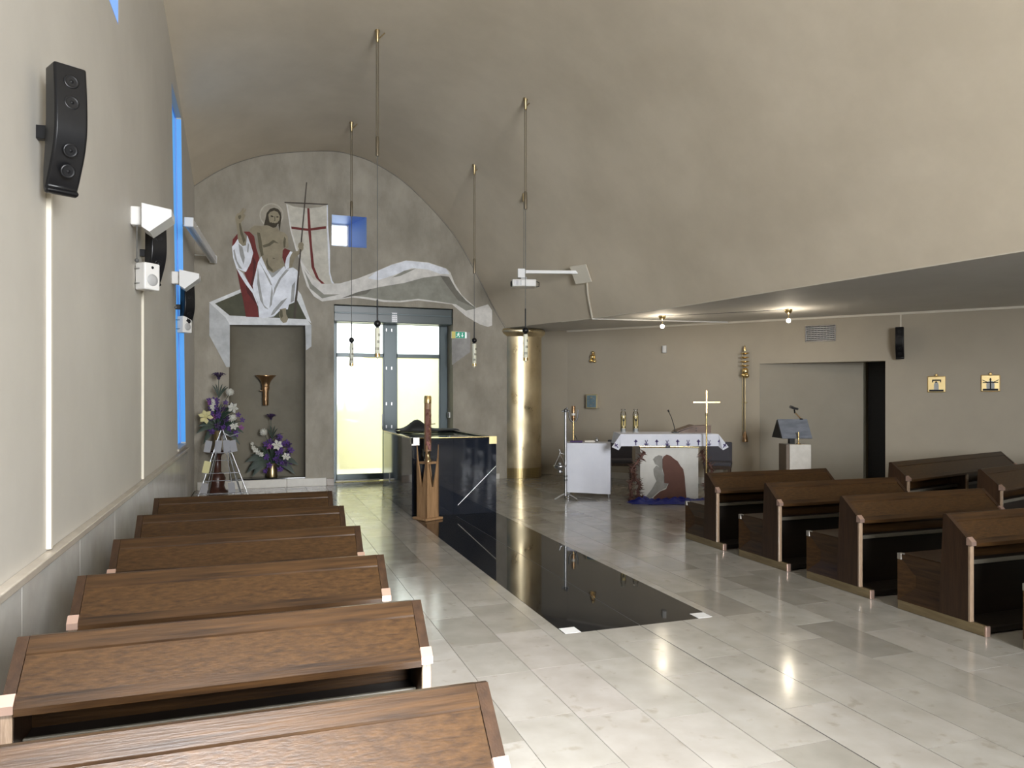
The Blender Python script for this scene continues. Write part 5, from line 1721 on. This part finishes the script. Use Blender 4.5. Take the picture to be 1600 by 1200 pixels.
# ================================================================== LECTERN
t = thing('lectern', 'stone lectern block with a slanted blue-grey slab before the recess', 'lectern', (7.84, 9.26, 0), AR)
MB().box(-.13, .195, -.16, .16, 0, .915, .006).build('pedestal', 'stonewhite', t)
MB().box(-.18, -.13, -.15, .16, 0, .915, .003).build('side_slab', 'brown_tile', t)
MB().box(-.07, .01, .0, .08, .915, 1.02, .004).build('neck', 'blackmat', t)
MB().prism([(-.02, 1.005), (-.005, .995), (.20, 1.28), (.185, 1.29)], -.19, .27, 'x').build('slab', 'slab', t)
MB().prism([(-.02, 1.00), (.185, 1.28), (.40, 1.0)], -.205, -.19, 'x').build('cheek', 'blackmat', t)
MB().prism([(.19, 1.285), (.205, 1.29), (.40, 1.02), (.385, 1.01)], -.19, .27, 'x').build('back_slab', 'slab', t)
b = MB().tube([(.045, -.05, .92), (.045, -.05, 1.10)], .012, 8)
b.build('brass_stem', 'brass', t)
MB().lathe([(.04, .915), (.035, .925), (.012, .93)], 14, Matrix.Translation((.045, -.05, 0))).build('stem_foot', 'brass', t)
t = thing('lectern_microphone', 'black and brass microphone angled over the slate lectern', 'microphone', (7.84 + .18 * math.cos(AR) - .19 * math.sin(AR), 9.26 + .18 * math.sin(AR) + .19 * math.cos(AR), 1.284), AR)
MB().lathe([(.028, 0), (.026, .012), (.012, .02)], 14).build('base', 'black', t)
MB().tube([(0, 0, .01), (-.10, 0, .11)], .011, 8).build('arm', 'bronze', t)
MB().tube([(-.10, 0, .10), (-.11, -.01, .16)], .012, 8).build('joint', 'black', t)
MB().tube([(-.05, .01, .165), (-.11, -.01, .178), (-.18, -.03, .20)], [.018, .020, .024], 12).build('capsule', 'darksteel', t)

# ================================================================== PROJECTOR
def vault_x(y, z):
    best = None
    for i in range(301, 601):
        q = vault_pt(y, i / 600)
        if best is None or abs(q[2] - z) < best[0]:
            best = (abs(q[2] - z), q[0])
    return best[1]
py_, pz = 11.3, 3.72
px_ = vault_x(py_, pz)
t = thing('projector', 'white ceiling projector on a long white arm from the vault', 'projector', (px_, py_, pz))
# plate lies against the vault
x2 = vault_x(py_, pz + .2)
tilt = math.atan2(x2 - px_, .2)
mt = Matrix.Rotation(tilt, 4, 'Y')
mt = Matrix.Rotation(R(28), 4, 'Z') @ mt
MB().box(-.075, -.055, -.17, .17, -.15, .17, .006, mt).build('plate', 'cream', t)
MB().box(-.055, .06, -.06, .06, -.06, .06, .004, mt).build('plate_spacer', 'cream', t)
end = Vector((-.96, .28, .03))
d = end.normalized()
ang_p = math.atan2(d.y, d.x)
mr = Matrix.Rotation(ang_p, 4, 'Z')
MB().box(.06, end.length + .08, -.028, .028, -.015, .04, .006, mr).build('arm', 'whitesteel', t)
MB().box(end.length - .02, end.length + .10, -.05, .05, -.09, .06, .006, mr).build('arm_head', 'whitesteel', t)
bd = Matrix.Translation((end.x, end.y, -.20)) @ Matrix.Rotation(ang_p + PI, 4, 'Z')
MB().box(-.20, .20, -.15, .15, -.05, .07, .018, bd).build('body', 'white', t)
MB().box(-.05, .05, -.05, .05, .07, .12, .004, bd).build('mount', 'greyplast', t)
b = MB()
for k in range(6):
    b.box(-.16 + k * .02, -.15 + k * .02, -.153, -.148, -.03, .05, 0, bd)
b.build('vent_slot', 'darksteel', t)
b = MB().lathe([(.045, 0), (.05, .02), (.04, .03), (.03, .015)], 18, bd @ Matrix.Translation((-.19, 0, .01)) @ Matrix.Rotation(R(-90), 4, 'Y'))
b.build('lens', 'black', t)
b = MB().tube([bd @ Vector((.19, -.1, .04)), bd @ Vector((.25, -.1, .02)), bd @ Vector((.25, -.08, -.04)), bd @ Vector((.2, -.08, -.05))], .008, 6)
b.build('cable', 'black', t)
zt = vault_z(px_ + end.x, py_ + end.y) - pz
MB().tube([(end.x, end.y, .05), (end.x, end.y, zt + .01)], .004, 5).build('support_wire', 'cable', t)
MB().box(end.x - .02, end.x + .02, end.y - .02, end.y + .02, zt - .12, zt + .02, .004).build('wire_anchor', 'brassdark', t)
# trunking from the plate down to the flat ceiling
b = MB()
zz = [pz - .14 - i * (pz - .14 - 3.03) / 6 for i in range(7)]
yy = [py_ + i * .07 for i in range(7)]
pts = [(vault_x(y, z) - .02, y, z) for y, z in zip(yy, zz)]
b.tube(pts, .018, 6)
tag(b.build('cable_trunking', 'cream'), 'pale cable cover running down the vault below the projector plate', 'cable cover')
b = MB().tube([(pts[-1][0], pts[-1][1], 3.006), (8.20, 11.45, 3.006)], .013, 6)
tag(b.build('cable_trunking', 'white'), 'long pale cable cover crossing the flat ceiling towards the altar wall', 'cable cover')
